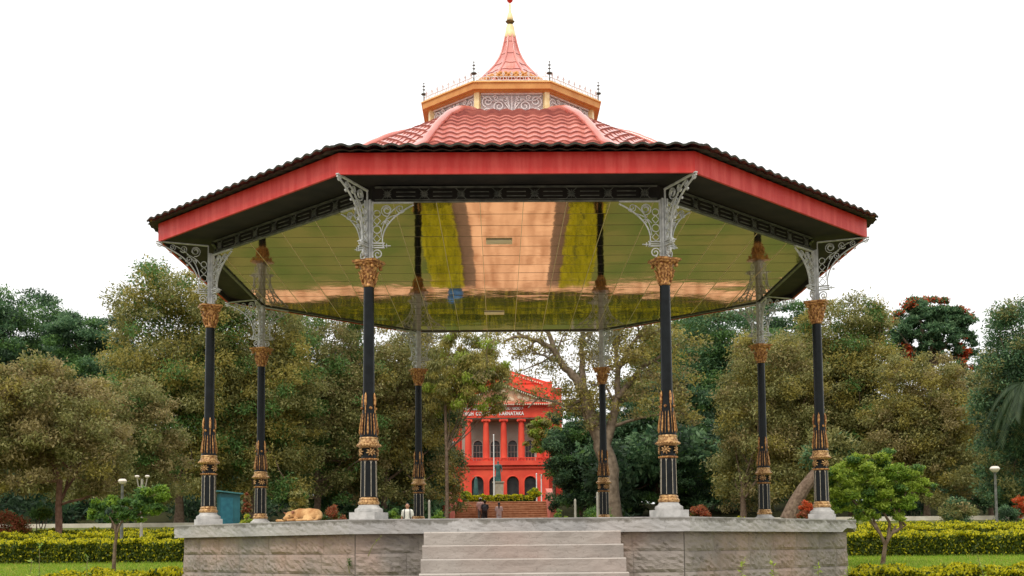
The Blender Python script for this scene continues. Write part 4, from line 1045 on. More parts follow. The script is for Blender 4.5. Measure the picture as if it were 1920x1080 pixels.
gtree('spreading light green tree with forked stems on the right lawn', [[(1652, 1050), (1660, 1020), (1672, 1000), (1680, 985)], [(1660, 1022), (1650, 1000), (1638, 975), (1630, 940)], [(1672, 1000), (1690, 990), (1698, 985), (1680, 965), (1668, 930)], [(1665, 1010), (1668, 980), (1650, 950), (1655, 900)], [(1650, 1000), (1620, 960), (1590, 930)], [(1690, 990), (1685, 960), (1700, 920)]],
      [(1570, 900, 34, 16), (1615, 880, 38, 18), (1660, 880, 38, 18), (1705, 900, 34, 16), (1590, 930, 38, 18), (1640, 920, 44, 20), (1690, 930, 36, 16), (1550, 930, 26, 12), (1735, 915, 20, 8), (1600, 960, 30, 12), (1560, 960, 20, 8), (1680, 955, 28, 10), (1640, 955, 28, 10), (1545, 890, 16, 6), (1640, 862, 20, 8), (1725, 880, 12, 4)], 25, [L_BRIGHT, L_LIME, L_GREEN], [.38, .5, .12], 44000, .07, 62, rb_=.055)

# weeds in front
def weed(label, u, d, vt, seed, mats=None, lean=0, n=26, ls=.07, wall=None):
    global rng; rng = np.random.default_rng(seed); rr = random.Random(seed)
    base = G(u, d) if wall is None else P(u, wall, d); root = empty('weed', base); tag(root, label, 'weed', 'weeds around the platform')
    top = P(u + lean, vt, d) - base; b = MB(); pts = [Vector((0, 0, -.02)), top * .5 + Vector((rr.uniform(-.03, .03), 0, 0)), top]; b.tube(pts, [.008, .006, .003], 5); b.build('stem', mat('weed_stem', (.1, .12, .03), (.2, .16, .07)), root)
    C = []; A = []; 
    for i in range(n):
        t = .45 + .55 * rr.random(); p = pts[1].lerp(pts[2], (t - .5) * 2) if t > .5 else pts[0].lerp(pts[1], t * 2); a = Vector((rr.gauss(0, 1), rr.gauss(0, 1), rr.gauss(.3, .4))).normalized(); C.append(p + a * ls * .6); A.append(a)
    leafobj('leaves', np.array(C), np.array(A), rdir(n) * .4 + np.array([0, 0, 1.]), ls, ls * .45, mats or [L_BRIGHT], [0] * n, root)
weed('green fern like tuft growing from the left platform wall', 655, 15.2, 1050, 71, [L_GREEN], n=40, ls=.045, wall=1072)
weed('thin sprig arching out below the slab edge left of the stairs', 690, 14.95, 1004, 72, [L_LIME], lean=26, n=10, ls=.035, wall=1040)
for i, (u, v, ln, lab) in enumerate([(80, 1022, -6, 'leafy weed standing before the left hedge, leftmost'), (160, 1042, 4, 'small yellow green weed left of the young tree'), (1385, 1050, 8, 'pale green weed before the right platform wall, left of two'), (1455, 1052, -6, 'yellow leaved weed before the right platform wall'), (1530, 1058, 4, 'short weed near the right corner of the platform'), (1585, 1062, 5, 'dry weed beside the broken platform corner'), (1862, 1040, -30, 'arching weed in front of the right lawn'), (50, 1050, 10, 'low weed in the bottom left corner')]):
    weed(lab, u, 13.6, v, 80 + i, [L_BRIGHT if i in (0, 1) else L_LIME], lean=ln, n=34, ls=.065)

def grass():
    global rng; rng = np.random.default_rng(123); n = 90000
    x = rng.uniform(5.2, 15.5, n) * rng.choice([-1, 1], n); y = rng.uniform(CAMY + 18, CAMY + 29.3, n); z = np.array([gz(a, c) for a, c in zip(x, y)])
    L = .035 + .06 * rng.random(n) ** 2; A = rng.normal(size=(n, 3)) * .45; A[:, 2] = 1; N = rdir(n)
    o = leafobj('grass', np.stack([x, y, z + L * .4], 1), A, N, L, .011, [L_GRASS, L_GDRY], (rng.random(n) < .12).astype(int)); tag(o, kind='stuff', label='short bright green grass of the side lawns', cat='grass')
L_GRASS = leafmat('grass_blade', [(.12, .22, .015), (.2, .33, .025), (.3, .42, .04)]); L_GDRY = leafmat('grass_dry', [(.3, .26, .06), (.42, .36, .1)])
grass()

# ================================================================= GARDEN FURNITURE
def lamp(label, u, d, vt, r, dbl=False, m=FRIEZE):
    base = G(u, d); root = empty('garden_lamp', base); tag(root, label, 'lamp post'); H = P(u, vt, d).z - base.z
    b = MB(); b.lathe([(.07, 0), (.07, .12), (.045, .16), (.035, H - r * 2.2), (.05, H - r * 2.1)], 12); smooth_angle(b.build('pole', m, root))
    heads = [-.14, .14] if dbl else [0]
    for x in heads:
        if dbl: b = MB(); b.tube([(0, 0, H - .35), (x * .7, 0, H - .32), (x, 0, H - r * 2)], .015, 6); b.build('arm', m, root)
        b = MB(); b.lathe([(r * .35, H - 2 * r), (r * .8, H - 1.75 * r), (r * 1.2, H - 1.25 * r), (r * 1.32, H - .95 * r), (r * .95, H - .4 * r), (r * .6, H - .3 * r)], 16, (x, 0, 0)); smooth_angle(b.build('lamp_globe', mat('lamp_globe', (.62, .55, .47), (.7, .62, .55), rough=.35), root), 50)
        b = MB(); b.lathe([(r * .5, H - 2.15 * r), (r * .45, H - 1.95 * r)], 12, (x, 0, 0)); b.build('lamp_cap', m, root)
lamp('pale globe lamp on a post above the young tree on the left', 228, 31.3, 896, .09, m=FRIEZE)
lamp('twin globe lamp behind the young tree on the left', 265, 31.8, 890, .05, True, m=POSTM)
lamp('lamp post with pale angular globe on the right', 1870, 36, 872, .115)
def post(u, d, vt, label):
    b = MB(); base = G(u, d); H = P(u, vt, d).z - base.z; b.box((0, 0, H / 2), (.085, .085, H)); b.lathe([(.06, H), (.02, H + .06)], 4, ph=PI / 4)
    tag(b.build('marker_post', POSTM, None, loc=base), label, 'post', 'pale posts in the garden')
post(805, 48, 940, 'pale upright post left of the courthouse steps'); post(1079, 48, 938, 'pale upright post right of the courthouse steps'); post(1121, 47, 925, 'thin pale post beside the back right column')

# teal booth
base = G(428, 44); H = P(428, 925, 44).z - base.z; wd = 46 * 44 / F
bo = empty('booth', base, R_(22)); tag(bo, 'teal metal kiosk with sloping roof behind the second left column', 'kiosk')
b = MB(); b.box((0, 0, H / 2 - .02), (wd * .82, wd * .7, H)); b.build('body', TEAL, bo)
b = MB(); b.box((0, 0, H + .02), (wd * 1.04, wd * .95, .05), Matrix.Rotation(R_(6), 3, 'Y')); b.build('roof', mat('teal_roof', (.03, .12, .13), (.05, .17, .18)), bo)
b = MB(); b.box((-wd * .12, -wd * .36, H * .46), (wd * .5, .02, H * .86)); b.build('door', mat('teal_door', (.008, .085, .125), (.018, .13, .17)), bo)
b = MB(); b.box((wd * .415, -.02, H * .72), (.02, wd * .26, .5)); b.build('window', mat('booth_glass', (.3, .34, .34), (.5, .52, .5), rough=.2), bo)
# blue bin seen mirrored in the ceiling
bp_ = Vector((-2.0, CAMY + 40.6, gz(-2, CAMY + 40.6))); bn = empty('litter_bin', bp_); tag(bn, 'small blue litter bin beside the brick path, seen mirrored in the ceiling', 'bin')
b = MB(); b.lathe([(.2, 0), (.26, .5), (.27, .52)], 16); smooth_angle(b.build('body', mat('blue_plastic', (.02, .09, .25), (.03, .12, .32)), bn)); b = MB(); b.lathe([(.28, .52), (.28, .55), (.2, .62), (.05, .65)], 16); b.build('lid', mat('blue_lid', (.03, .12, .3)), bn)

# ================================================================= PEOPLE AND DOG (continuous remeshed bodies)
def capsules(name, caps, m, parent, vox, smooth_it=6, loc=None):
    b = MB()
    for c in caps:
        if len(c) == 4:
            p, q, r0, r1 = Vector(c[0]), Vector(c[1]), c[2], c[3]; L = (q - p).length; n = max(2, int(L / (min(r0, r1) * .5)) + 1)
            for i in range(n + 1): t = i / n; b.sphere(p.lerp(q, t), r0 + (r1 - r0) * t, 10)
        else: b.sphere(c[0], c[1], 14, sc=c[2])
    o = b.build(name, m, parent, loc=loc); md = o.modifiers.new('r', 'REMESH'); md.mode = 'VOXEL'; md.voxel_size = vox; md.use_smooth_shade = True
    s = o.modifiers.new('s', 'SMOOTH'); s.iterations = smooth_it; s.factor = .5
    return o
def person(label, loc, rz, shirt, trou, hairm=HAIR, cap=None, bag=None, straps=None, walk=.12, longhair=False, arms=((.0, 0), (.0, 0)), skin=SKIN):
    root = empty('person', loc, rz); tag(root, label, 'person', 'visitors')       # faces -Y locally
    w_ = walk
    body = [((0, 0, 1.40), (0, -.01, 1.50), .055, .05), ((0, -.01, 1.60), .1, (.78, .9, 1.12)), ((0, -.035, 1.555), .06, (.8, .8, .8)), ((0, -.105, 1.595), .018, (.8, 1, 1.3)),
            ((-.083, -.0, 1.59), .02, (.5, 1, 1.5)), ((.083, 0, 1.59), .02, (.5, 1, 1.5)),
            ((-.13, 0, 1.38), (.13, 0, 1.38), .065, .065), ((0, 0, 1.3), (0, 0, 1.02), .13, .115), ((-.06, 0, 1.3), (-.05, 0, 1.0), .1, .1), ((.06, 0, 1.3), (.05, 0, 1.0), .1, .1),
            ((-.075, 0, .93), (-.085, -w_, .5), .085, .055), ((.075, 0, .93), (.085, w_, .5), .085, .055), ((-.085, -w_, .5), (-.09, -w_ * .8, .09), .055, .035), ((.085, w_, .5), (.09, w_ * 1.5, .1), .055, .035),
            ((-.09, -w_ * .8 + .02, .05), (-.095, -w_ * .8 - .16, .035), .04, .035), ((.09, w_ * 1.5 + .02, .05), (.095, w_ * 1.5 - .15, .035), .04, .035)]
    for sg, (fx, fy) in zip((-1, 1), arms):
        el = (sg * (.23 + fx), .03 - fy * .4, 1.12); ha = (sg * (.22 + fx * .4), -.04 - fy, .9 + fy * .6)
        body += [((sg * .18, 0, 1.37), el, .048, .038), (el, ha, .036, .026), ((ha[0], ha[1] - .01, ha[2] - .04), .034, (.6, 1, 1.2))]
        for f in range(4): body.append(((ha[0], ha[1] - .028 + f * .017, ha[2] - .07), (ha[0] - sg * .012, ha[1] - .025 + f * .015, ha[2] - .135 + abs(f - 1.5) * .01), .0095, .008))
        body.append(((ha[0] - sg * .0, ha[1] - .04, ha[2] - .03), (ha[0] - sg * .008, ha[1] - .065, ha[2] - .075), .010, .008))
    capsules('body', body, skin, root, .012, 3)
    sh = [((-.14, 0, 1.385), (.14, 0, 1.385), .078, .078), ((0, 0, 1.33), (0, 0, .97), .15, .14), ((-.07, 0, 1.32), (-.06, 0, .95), .115, .115), ((.07, 0, 1.32), (.06, 0, .95), .115, .115)]
    for sg, (fx, fy) in zip((-1, 1), arms): sh.append(((sg * .175, 0, 1.38), (sg * (.215 + fx * .7), .015 - fy * .25, 1.2), .064, .058))
    capsules('shirt', sh, shirt, root, .02, 4)
    capsules('trousers', [((-.06, 0, .97), (.06, 0, .97), .12, .12), ((-.075, 0, .92), (-.085, -w_, .5), .1, .075), ((.075, 0, .92), (.085, w_, .5), .1, .075), ((-.085, -w_, .5), (-.09, -w_ * .8, .12), .075, .06), ((.085, w_, .5), (.09, w_ * 1.5, .13), .075, .06)], trou, root, .02, 4)
    capsules('shoes', [((-.09, -w_ * .8 + .02, .05), (-.095, -w_ * .8 - .17, .04), .05, .045), ((.09, w_ * 1.5 + .02, .05), (.095, w_ * 1.5 - .16, .04), .05, .045)], BLACK, root, .015, 3)
    capsules('hair', [((0, .015, 1.635), .103, (.83, .92, .95)), ((0, .05, 1.60), .085, (.9, .7, 1.1))] + ([((0, .09, 1.55), (0, .11, 1.3), .06, .04)] if longhair else []), hairm, root, .012, 3)
    b = MB()
    for sx in (-1, 1): b.sphere((sx * .032, -.088, 1.615), .010, 8, sc=(1.3, .6, .8)); b.box((sx * .033, -.094, 1.64), (.03, .008, .006))
    b.build('eyes', HAIR, root); b = MB(); b.box((0, -.086, 1.553), (.042, .01, .008)); b.build('mouth', mat('lips', (.25, .08, .06)), root)
    if cap: b = MB(); b.lathe([(.098, 1.645), (.096, 1.68), (.075, 1.72), (.02, 1.735)], 16); b.lathe([(.1, 1.642), (.105, 1.65)], 16, (0, -.03, 0)); smooth_angle(b.build('cap', cap, root))
    if bag: capsules('backpack', [((0, .17, 1.3), (0, .19, 1.05), .1, .12), ((-.08, .17, 1.25), (-.08, .18, 1.05), .07, .08), ((.08, .17, 1.25), (.08, .18, 1.05), .07, .08)], bag, root, .02, 4)
    if straps:
        for sx in (-1, 1):
            b = MB(); b.tube([(sx * .1, .1, 1.42), (sx * .1, .02, 1.475), (sx * .105, -.07, 1.42), (sx * .115, -.125, 1.3), (sx * .12, -.13, 1.12), (sx * .15, -.05, 1.03)], .02, 6); b.build('strap', straps, root)
    return root
white_sh = mat('white_shirt', (.62, .60, .53), (.72, .7, .62), rough=.8, scale=20); drk = mat('dark_cloth', (.015, .015, .018), (.03, .03, .035), rough=.8)
pm = G(764, 46)
person('man in a white shirt with dark backpack straps standing behind the left of the stairs', tuple(pm), 0, white_sh, drk, straps=drk, walk=.03, bag=drk, skin=mat('skin_warm', (.42, .2, .12), (.48, .25, .16), rough=.6)).scale = (.97, .97, .93)
def onstep(u, vtop, d): p = P(u, vtop, d); return p
STZ0, STD0 = 1.6, 72.0
def steppos(u, i):           # stand on step i of the courthouse stairs
    d = STD0 + .45 * (i + .5); return Vector((X(u, d), CAMY + d, STZ0 + .1635 * (i + 1)))
person('person in pink top and white cap climbing the steps beside a companion', steppos(901, 6), PI, mat('pink_top', (.6, .36, .33), (.68, .45, .4)), mat('grey_trousers', (.12, .1, .1), (.18, .16, .15)), cap=WHITE, walk=.1)
person('person in black with a black backpack climbing the courthouse steps', steppos(909.5, 5), PI, drk, drk, bag=mat('backpack_black', (.03, .03, .035), (.06, .06, .07)), walk=.1)
person('person in grey pink top climbing alone right of the other two', steppos(936, 4), PI, mat('grey_pink_top', (.36, .25, .24), (.5, .38, .36), scale=30), mat('pale_trousers', (.4, .36, .38), (.5, .46, .48)), longhair=True, walk=.06)

def dog():
    fur = mat('tan_fur', (.36, .155, .05), (.70, .43, .19), rough=.9, scale=8, detail=8, bump=.35, bscale=110); ang = R_(-6)
    c = Vector((-3.0, -4.22, PT)); c = Matrix.Rotation(ROT, 3, 'Z') @ c
    root = empty('dog', c, R_(-25)); tag(root, 'tan dog curled up asleep on the platform edge between two left columns', 'dog')
    caps = [((-.04, .04, .095), (.20, .05, .088), .092, .088), ((.10, .05, .10), (.22, .04, .085), .09, .09),     # trunk deep chest to rump
            ((-.07, .03, .10), (-.12, -.0, .10), .078, .062),                                                     # shoulders / neck
            ((-.155, -.045, .085), .066, (1.0, 1.05, .9)),                                                        # skull
            ((-.160, -.09, .06), (-.170, -.155, .036), .042, .026), ((-.171, -.17, .033), .022, (1, .8, .8)),       # muzzle
            ((.22, .02, .07), (.14, -.075, .05), .07, .048), ((.14, -.075, .05), (.25, -.10, .028), .034, .020), ((.25, -.10, .028), (.08, -.125, .020), .020, .018), ((.08, -.125, .02), (.02, -.13, .018), .019, .02),   # hind leg: thigh, hock, shank, paw
            ((-.06, -.02, .07), (-.02, -.09, .035), .045, .026), ((-.02, -.09, .03), (-.12, -.14, .02), .024, .018),                                  # folded fore leg
            ((-.14, .0, .05), (-.22, -.05, .025), .04, .024), ((-.22, -.05, .022), (-.33, -.075, .018), .021, .017), ((-.33, -.075, .018), (-.355, -.08, .018), .022, .017),   # other fore leg reaching left
            ((.29, .02, .06), (.30, -.07, .025), .03, .016), ((.30, -.07, .022), (.20, -.145, .014), .015, .009)]                                      # tail curled round
    capsules('body', caps, fur, root, .0085, 5)
    earm = mat('ear_dark', (.22, .085, .05), (.36, .15, .08), rough=.8)
    for tip, b0, b1 in (((-.265, -.05, .135), (-.205, -.05, .125), (-.20, -.045, .085)), ((-.055, -.07, .155), (-.12, -.055, .145), (-.10, -.06, .105))):
        b = MB(); t = Vector(tip); p = Vector(b0); q = Vector(b1); n = Vector((0, .016, 0)); b.add([t, p + n, q + n, p - n, q - n, (p + q) / 2 + Vector((0, .02, 0))], [(0, 1, 2), (0, 4, 3), (0, 3, 1), (0, 2, 4), (1, 3, 4, 2)]); smooth_angle(b.build('ear', earm, root), 60)
    b = MB(); b.sphere((-.173, -.190, .036), .012, 8, sc=(1.2, .7, .8)); b.build('nose', HAIR, root)
    for sx in (-1, 1): b = MB(); b.tube([(-.16 + sx * .036 - .012, -.106, .088), (-.16 + sx * .036, -.112, .083), (-.16 + sx * .036 + .012, -.106, .088)], .004, 5); b.build('eye', HAIR, root)
dog()

# ================================================================= COURTHOUSE AND FORECOURT
# steps up to the forecourt
b = MB(); xl, xr = X(845, 72), X(1033, 72); 
for i in range(17): b.box(((xl + xr) / 2, CAMY + STD0 + .45 * i + 4.2 - .225 * i, STZ0 + .1635 * (i + 1) - .5 - 0 * i), (xr - xl, 8.4 - .45 * i, 1.0)); 
for i in range(17): b.box(((xl + xr) / 2, CAMY + STD0 + .45 * i - .02, STZ0 + .1635 * (i + 1) - .02), (xr - xl, .05, .034), mi=1)
st = b.build('park_steps', [BRSTEP, mat('step_edge', (.42, .2, .1), (.56, .32, .18))]); tag(st, 'wide flight of brown steps climbing to the red courthouse', 'steps')
for (u0, u1, lab) in ((833, 846, 'sloping red side wall left of the brown steps'), (1031, 1044, 'sloping red side wall right of the brown steps')):
    x0, x1 = X(u0, 72), X(u1, 72); y0, y1 = CAMY + 70.8, CAMY + 80.5; b = MB()
    vs = [(x0, y0, 1.3), (x1, y0, 1.3), (x1, y1, 1.3), (x0, y1, 1.3), (x0, y0, P(u0, 940, 71).z), (x1, y0, P(u0, 940, 71).z), (x1, y1, 5.3), (x0, y1, 5.3)]
    b.add(vs, [(0, 3, 2, 1), (4, 5, 6, 7), (0, 1, 5, 4), (2, 3, 7, 6), (0, 4, 7, 3), (1, 2, 6, 5)]); root = b.build('steps_wall', mat('pink_red_wall', (.55, .12, .08), (.66, .22, .16), scale=2)); tag(root, lab, 'wall', 'side walls of the brown steps')
hedge(X(868, 82), X(1000, 82), 81.6, 82.4, .5, 260, 'yellow topped hedge along the top of the brown steps', HG, seed=20, ls=.14, ytop=.3)
bush('bright yellow green bush at the right end of the hedge above the steps', 1003, 82, 915, 30, [L_LIME, L_YELLOW], [.5, .5], 1500, .16, 21)
bush('bright yellow bush at the left end of the hedge above the steps', 872, 82, 920, 26, [L_LIME, L_YELLOW], [.6, .4], 1300, .16, 22)
# bronze statue
sb = G(935, 96); sr = empty('statue', sb); tag(sr, 'green bronze standing statue on a stepped stone pedestal before the courthouse', 'statue')
ph_ = P(935, 905, 96).z - sb.z; b = MB(); b.box((0, 0, .35), (1.9, 1.9, .7)); b.box((0, 0, .85), (1.4, 1.4, .3)); b.box((0, 0, (ph_ + 1) / 2), (.85, .85, ph_ - 1)); b.box((0, 0, ph_ + .03), (1.0, 1.0, .1)); b.build('pedestal', mat('pedestal_stone', (.3, .24, .17), (.42, .35, .26), scale=3), sr)
hs = (P(935, 866, 96).z - sb.z - ph_) / 1.74
body = [((0, 0, 1.45), (0, 0, 1.52), .06, .055), ((0, 0, 1.62), .105, (.85, .95, 1.15)), ((-.2, 0, 1.36), (.2, 0, 1.36), .09, .09), ((0, 0, 1.3), (0, 0, .9), .2, .18), ((0, .02, .95), (0, .04, .15), .2, .27), ((-.22, 0, 1.36), (-.32, -.05, 1.05), .08, .06), ((-.32, -.05, 1.05), (-.26, -.2, .95), .06, .045), ((.22, 0, 1.36), (.31, .0, 1.05), .08, .06), ((.31, 0, 1.05), (.3, -.08, .8), .055, .04), ((-.1, 0, .1), (-.1, -.16, .05), .08, .06), ((.1, 0, .1), (.1, -.16, .05), .08, .06)]
o = capsules('figure', body, STATUEM, sr, .03, 3); o.location = (0, 0, ph_ + .08); o.scale = (hs, hs, hs)
# flagpoles
for (u, v, d, lab) in ((927, 817, 92, 'tall white flagpole left of the statue'), (1007, 890, 92, 'short white pole before the right arcade of the courthouse'), (1016, 892, 92, 'short white pole nearest the right steps wall')):
    p = G(u, d); H = P(u, v, d).z - p.z; b = MB(); b.lathe([(.09, 0), (.08, .3), (.055, .35), (.04, H), (.07, H + .02), (.02, H + .12)], 10); tag(b.build('flagpole', WHITE, None, loc=p), lab, 'pole', 'white poles before the courthouse')
p = G(893, 92); H = P(893, 893, 92).z - p.z; b = MB(); b.lathe([(.22, 0), (.20, H * .5), (.12, H * .9), (.02, H)], 10); tag(b.build('cypress_sign', STATUEM, None, loc=p), 'dark teal post shaped shrub cover before the left arcade', 'post'); bpy.data.objects['cypress_sign'].name = 'teal_post'

# courthouse
D = 118
def bz(v): return P(945, v, D).z
def bx(u): return X(u, D)
bY = CAMY + D; bb = gz(bx(945), bY); CH = empty('courthouse', (bx(945), bY, bb)); tag(CH, 'red neoclassical courthouse with columns, pediment and arched windows', 'building')
cx0 = bx(945)
def hx(u): return bx(u) - cx0
def hz(v): return bz(v) - bb
def hbox(b, u0, u1, v0, v1, y0, y1, mi=0): b.box(((hx(u0) + hx(u1)) / 2, (y0 + y1) / 2, (hz(v0) + hz(v1)) / 2), (abs(hx(u1) - hx(u0)), y1 - y0, abs(hz(v0) - hz(v1))), mi=mi)
zfl = 0
# ground storey wall with real arched openings (built as a prism wall with arch cut-outs)
def arch_wall(b, u0, u1, z0, z1, openings, y0, y1):
    """openings: (uc, halfw m, z_sill, z_spring)"""
    xs0, xs1 = hx(u0), hx(u1); ops = sorted([(hx(o[0]), o[1], o[2], o[3]) for o in openings]); cur = xs0
    def bxm(a, c, zz0, zz1):
        if c - a > 1e-3 and zz1 - zz0 > 1e-3: b.box(((a + c) / 2, (y0 + y1) / 2, (zz0 + zz1) / 2), (c - a, y1 - y0, zz1 - zz0))
    for (c, hw, zs, zp) in ops:
        bxm(cur, c - hw, z0, z1); bxm(c - hw, c + hw, z0, zs)
        n = 10; arc = [(c - hw * math.cos(PI * i / n), zp + hw * math.sin(PI * i / n)) for i in range(n + 1)]
        for (xa, za), (xb, zb) in zip(arc[:-1], arc[1:]):
            vs = [(xa, y0, za), (xb, y0, zb), (xb, y0, z1), (xa, y0, z1), (xa, y1, za), (xb, y1, zb), (xb, y1, z1), (xa, y1, z1)]
            b.add(vs, [(0, 1, 2, 3), (4, 7, 6, 5), (0, 4, 5, 1)])
        cur = c + hw
    bxm(cur, xs1, z0, z1)
UC = [896.6, 929.5, 962.6, 995.5]; s34 = 34.3 * D / F
b = MB(); arch_wall(b, 862, 1030, 0, hz(873), [(u, .62, 0, hz(905)) for u in UC], -.4, .2)
for v0, v1, pr_ in ((873, 865, .75), (879, 876, .55), (912, 910, .46)): hbox(b, 860 if pr_ > .5 else 862, 1032 if pr_ > .5 else 1030, v0, v1, -pr_, -.39) if pr_ > .5 else None
b.build('ground_storey', REDW, CH)
for u in UC:
    d_ = MB(); d_.box((hx(u), .25, hz(905) / 2 + .3), (1.3, .06, hz(905) + .7)); d_.build('doorway', DARKG, CH)
    tr_ = MB(); n = 12; hw = .66; c = hx(u); zp = hz(905); tr_.tube([(c - hw, -.42, 0)] + [(c - hw * math.cos(PI * i / n), -.42, zp + hw * math.sin(PI * i / n)) for i in range(n + 1)] + [(c + hw, -.42, 0)], .07, 6); tr_.build('arch_moulding', REDW, CH)
# upper storey: beige wall with arched windows behind the columns
b = MB(); arch_wall(b, 866, 1028, hz(865), hz(785), [(u, .5, hz(863.5), hz(832)) for u in UC], 1.5, 1.8); b.build('upper_wall', BEIGE, CH)
for u in UC:
    wn = MB(); wn.box((hx(u), 1.85, (hz(864) + hz(820)) / 2), (1.1, .05, hz(820) - hz(864))); wo = wn.build('window', DARKG, CH)
    fr = MB(); n = 10; c = hx(u); zp = hz(832)
    fr.tube([(c - .5, 1.47, hz(864))] + [(c - .5 * math.cos(PI * i / n), 1.47, zp + .5 * math.sin(PI * i / n)) for i in range(n + 1)] + [(c + .5, 1.47, hz(864))], .045, 6)
    for q in (-.17, .17): fr.box((c + q, 1.80, (hz(864) + hz(832)) / 2), (.04, .04, hz(832) - hz(864)))
    for q in (845, 832): fr.box((c, 1.80, hz(q)), (1.0, .04, .05))
    fr.box((c - .62, 1.46, (hz(864) + hz(832)) / 2), (.16, .12, hz(832) - hz(864))); fr.box((c + .62, 1.46, (hz(864) + hz(832)) / 2), (.16, .12, hz(832) - hz(864)))
    fr.build('frame', mat('pale_surround', (.42, .36, .3), (.5, .44, .37)), wo)
b = MB(); hbox(b, 862, 1032, 866.5, 864.5, -.6, 1.5); b.build('balcony_floor', REDW, CH)
b = MB(); hbox(b, 866, 1030, 786, 784, -.3, 1.5); b.build('portico_ceiling', BEIGE, CH)
for u in (879, 912.7, 946, 979.3, 1014, 1027):
    p_ = MB(); z0, z1 = hz(864.4), hz(786.2); p_.lathe([(.42, z0), (.42, z0 + .12), (.38, z0 + .2), (.34, z0 + .3), (.35, z0 + 1.2), (.28, z1 - .35), (.32, z1 - .3), (.29, z1 - .22), (.36, z1 - .12), (.4, z1)], 16, (hx(u), 0, 0)); cc = p_.build('portico_column', REDW, CH); smooth_angle(cc)
    q_ = MB(); q_.box((hx(u), 0, z1 - .1), (.86, .8, .16)); q_.sphere((hx(u) - .36, -.36, z1 - .2), .12, 8); q_.sphere((hx(u) + .36, -.36, z1 - .2), .12, 8); q_.build('capital', REDW, cc)
# balustrade
b = MB(); 
hbox(b, 864, 1030, 860, 858.5, -.5, -.38)
for i in range(60): b.box((hx(864) + (hx(1030) - hx(864)) * (i + .5) / 60, -.44, (hz(864) + hz(860)) / 2), (.07, .07, hz(860) - hz(864.4)))
b.build('balustrade', REDW, CH)
# entablature + cornice
b = MB(); hbox(b, 866, 1038, 784, 764, -.45, 2.0); hbox(b, 862, 1042, 764, 760.5, -.7, 2.0); hbox(b, 856, 1045, 760.5, 757, -.95, 2.0); b.build('entablature', REDW, CH)
# pediment
b = MB(); xl_, xr_ = hx(850), hx(1043); xa = (xl_ + xr_) / 2; zb_, za = hz(757), hz(714)
def tri(b, xl, xr, xa, zb, za, y0, y1): b.add([(xl, y0, zb), (xr, y0, zb), (xa, y0, za), (xl, y1, zb), (xr, y1, zb), (xa, y1, za)], [(0, 1, 2), (5, 4, 3), (0, 3, 4, 1), (1, 4, 5, 2), (2, 5, 3, 0)])
tri(b, xl_ + .9, xr_ - .9, xa, zb_, za - .45, -.5, 2); b.build('tympanum', mat('tympanum_ochre', (.5, .2, .1), (.62, .42, .26), scale=1.5), CH)
b = MB()
for (xs, xe) in ((xl_, xa), (xr_, xa)):
    vs = [(xs, -.95, zb_), (xe, -.95, za - .45), (xe, -.95, za), (xs, -.95, zb_ + .38)]; vs += [(x, 2, z) for x, y, z in vs]
    f = [(0, 1, 2, 3), (7, 6, 5, 4), (0, 4, 5, 1), (1, 5, 6, 2), (2, 6, 7, 3), (3, 7, 4, 0)]; b.add(vs, f if xs < xe else [q[::-1] for q in f])
b.build('raking_cornice', REDW, CH)
b = MB()
for i in range(46):
    t = (i + .5) / 46; x = xl_ + .3 + (xr_ - xl_ - .6) * t; b.box((x, -.99, zb_ - .18), (.11, .1, .14)); 
    z = zb_ + (za - .45 - zb_) * (1 - abs(2 * t - 1)); b.box((x, -.75, z - .12), (.11, .5, .15))
b.build('dentils', mat('dentil_cream', (.66, .55, .4), (.75, .66, .5)), CH)
b = MB()      # tympanum reliefs
rr = random.Random(9)
for i in range(26):
    t = rr.uniform(-.75, .75); h_ = rr.uniform(.1, .75) * (1 - abs(t)); b.sphere((xa + t * (xr_ - xl_) / 2, -.52, zb_ + .15 + h_ * (za - zb_ - .8)), rr.uniform(.12, .25), 8, sc=(1, .4, 1))
b.build('relief', mat('relief_cream', (.58, .45, .3), (.68, .55, .38)), CH)
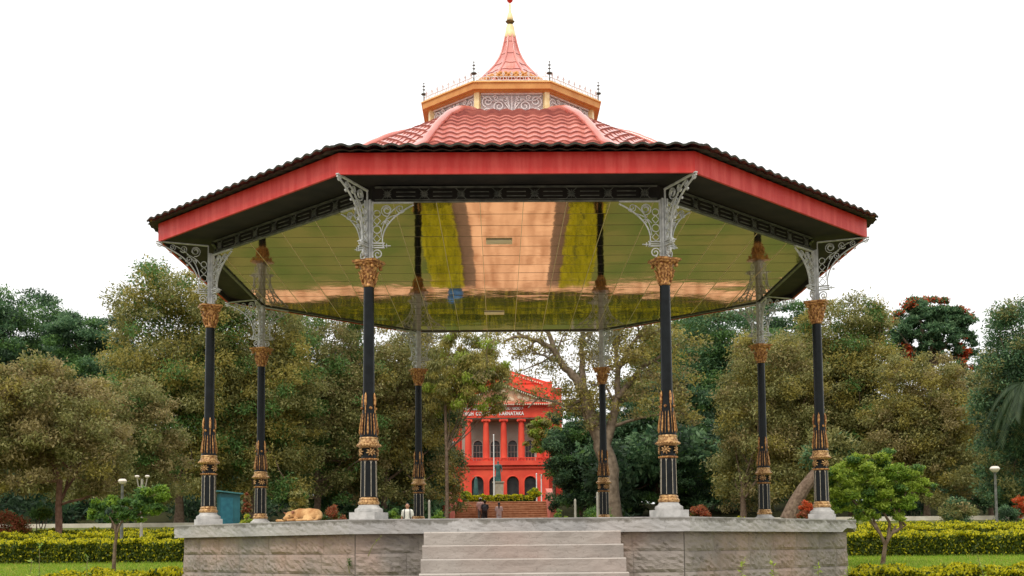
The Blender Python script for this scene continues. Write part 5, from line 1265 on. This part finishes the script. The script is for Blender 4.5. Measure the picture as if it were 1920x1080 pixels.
# attic block behind the pediment with its own low gable
b = MB(); xl2, xr2 = hx(857), hx(1036)
b.box(((xl2 + xr2) / 2, 4.5, (hz(757) + hz(714)) / 2), (xr2 - xl2, 4.8, hz(714) - hz(757))); tri(b, xl2 - .15, xr2 + .15, (xl2 + xr2) / 2, hz(714) + .002, hz(686), 2.0, 6.9)
b.box((xr2 - .3, 2.0, (hz(757) + hz(712)) / 2), (1.0, .5, hz(711) - hz(757))); b.build('attic', REDW, CH)
b = MB()
for i in range(40):
    t = (i + .5) / 40; x = xl2 + (xr2 - xl2) * t; z = hz(714) + (hz(686) - hz(714)) * (1 - abs(2 * t - 1)); b.box((x, 1.95, z - .32), (.13, .12, .16))
b.build('attic_dentils', mat('dentil_cream', (.66, .5, .34), (.75, .6, .44)), CH)
b = MB(); hbox(b, 838, 862, 925 + 25, 722, 2.5, 8); hbox(b, 1030, 1058, 925 + 25, 722, 2.5, 8); hbox(b, 862, 1030, 950, 786, 2.6, 8); b.build('wing_wall', REDW, CH)
for u in (1048, 847):
    wn = MB(); hbox(wn, u - 5, u + 5, 860, 825, 2.44, 2.49); wo = wn.build('window', DARKG, CH); fr = MB(); hbox(fr, u - 6, u + 6, 862, 860.4, 2.38, 2.49); hbox(fr, u - 6, u + 6, 824.6, 823, 2.38, 2.49); fr.build('frame', WHITE, wo)
def text(body, size, loc, parent, m, width):
    cu = bpy.data.curves.new('txt', 'FONT'); cu.body = body; cu.size = size; cu.space_word = 1.7; cu.space_character = 1.08; cu.extrude = .04; cu.align_x = 'CENTER'; cu.offset = .012
    to = bpy.data.objects.new('txt', cu); COL.objects.link(to); bpy.context.view_layer.update(); dg = bpy.context.evaluated_depsgraph_get()
    me = bpy.data.meshes.new_from_object(to.evaluated_get(dg)); COL.objects.unlink(to); bpy.data.objects.remove(to)
    me.materials.clear(); me.materials.append(m); o = bpy.data.objects.new('lettering', me); COL.objects.link(o); o.parent = parent; o.location = loc; o.rotation_euler = (PI / 2, 0, 0)
    xs = [v.co.x for v in me.vertices]; sc = width / max(.01, max(xs) - min(xs)); o.scale = (sc, 1, 1); return o
LET = mat('white_letters', (.85, .83, .78), rough=.5)
wl = abs(hx(984) - hx(871)); ym = (hx(984) + hx(871)) / 2
text('HIGH COURT OF KARNATAKA', .50, (ym, -.5, hz(779.5)), CH, LET, wl)
text('ಕರ್ನಾಟಕ ಉಚ್ಚ ನ್ಯಾಯಾಲಯ', .52, (ym, -.5, hz(769.5)), CH, LET, wl * .98)
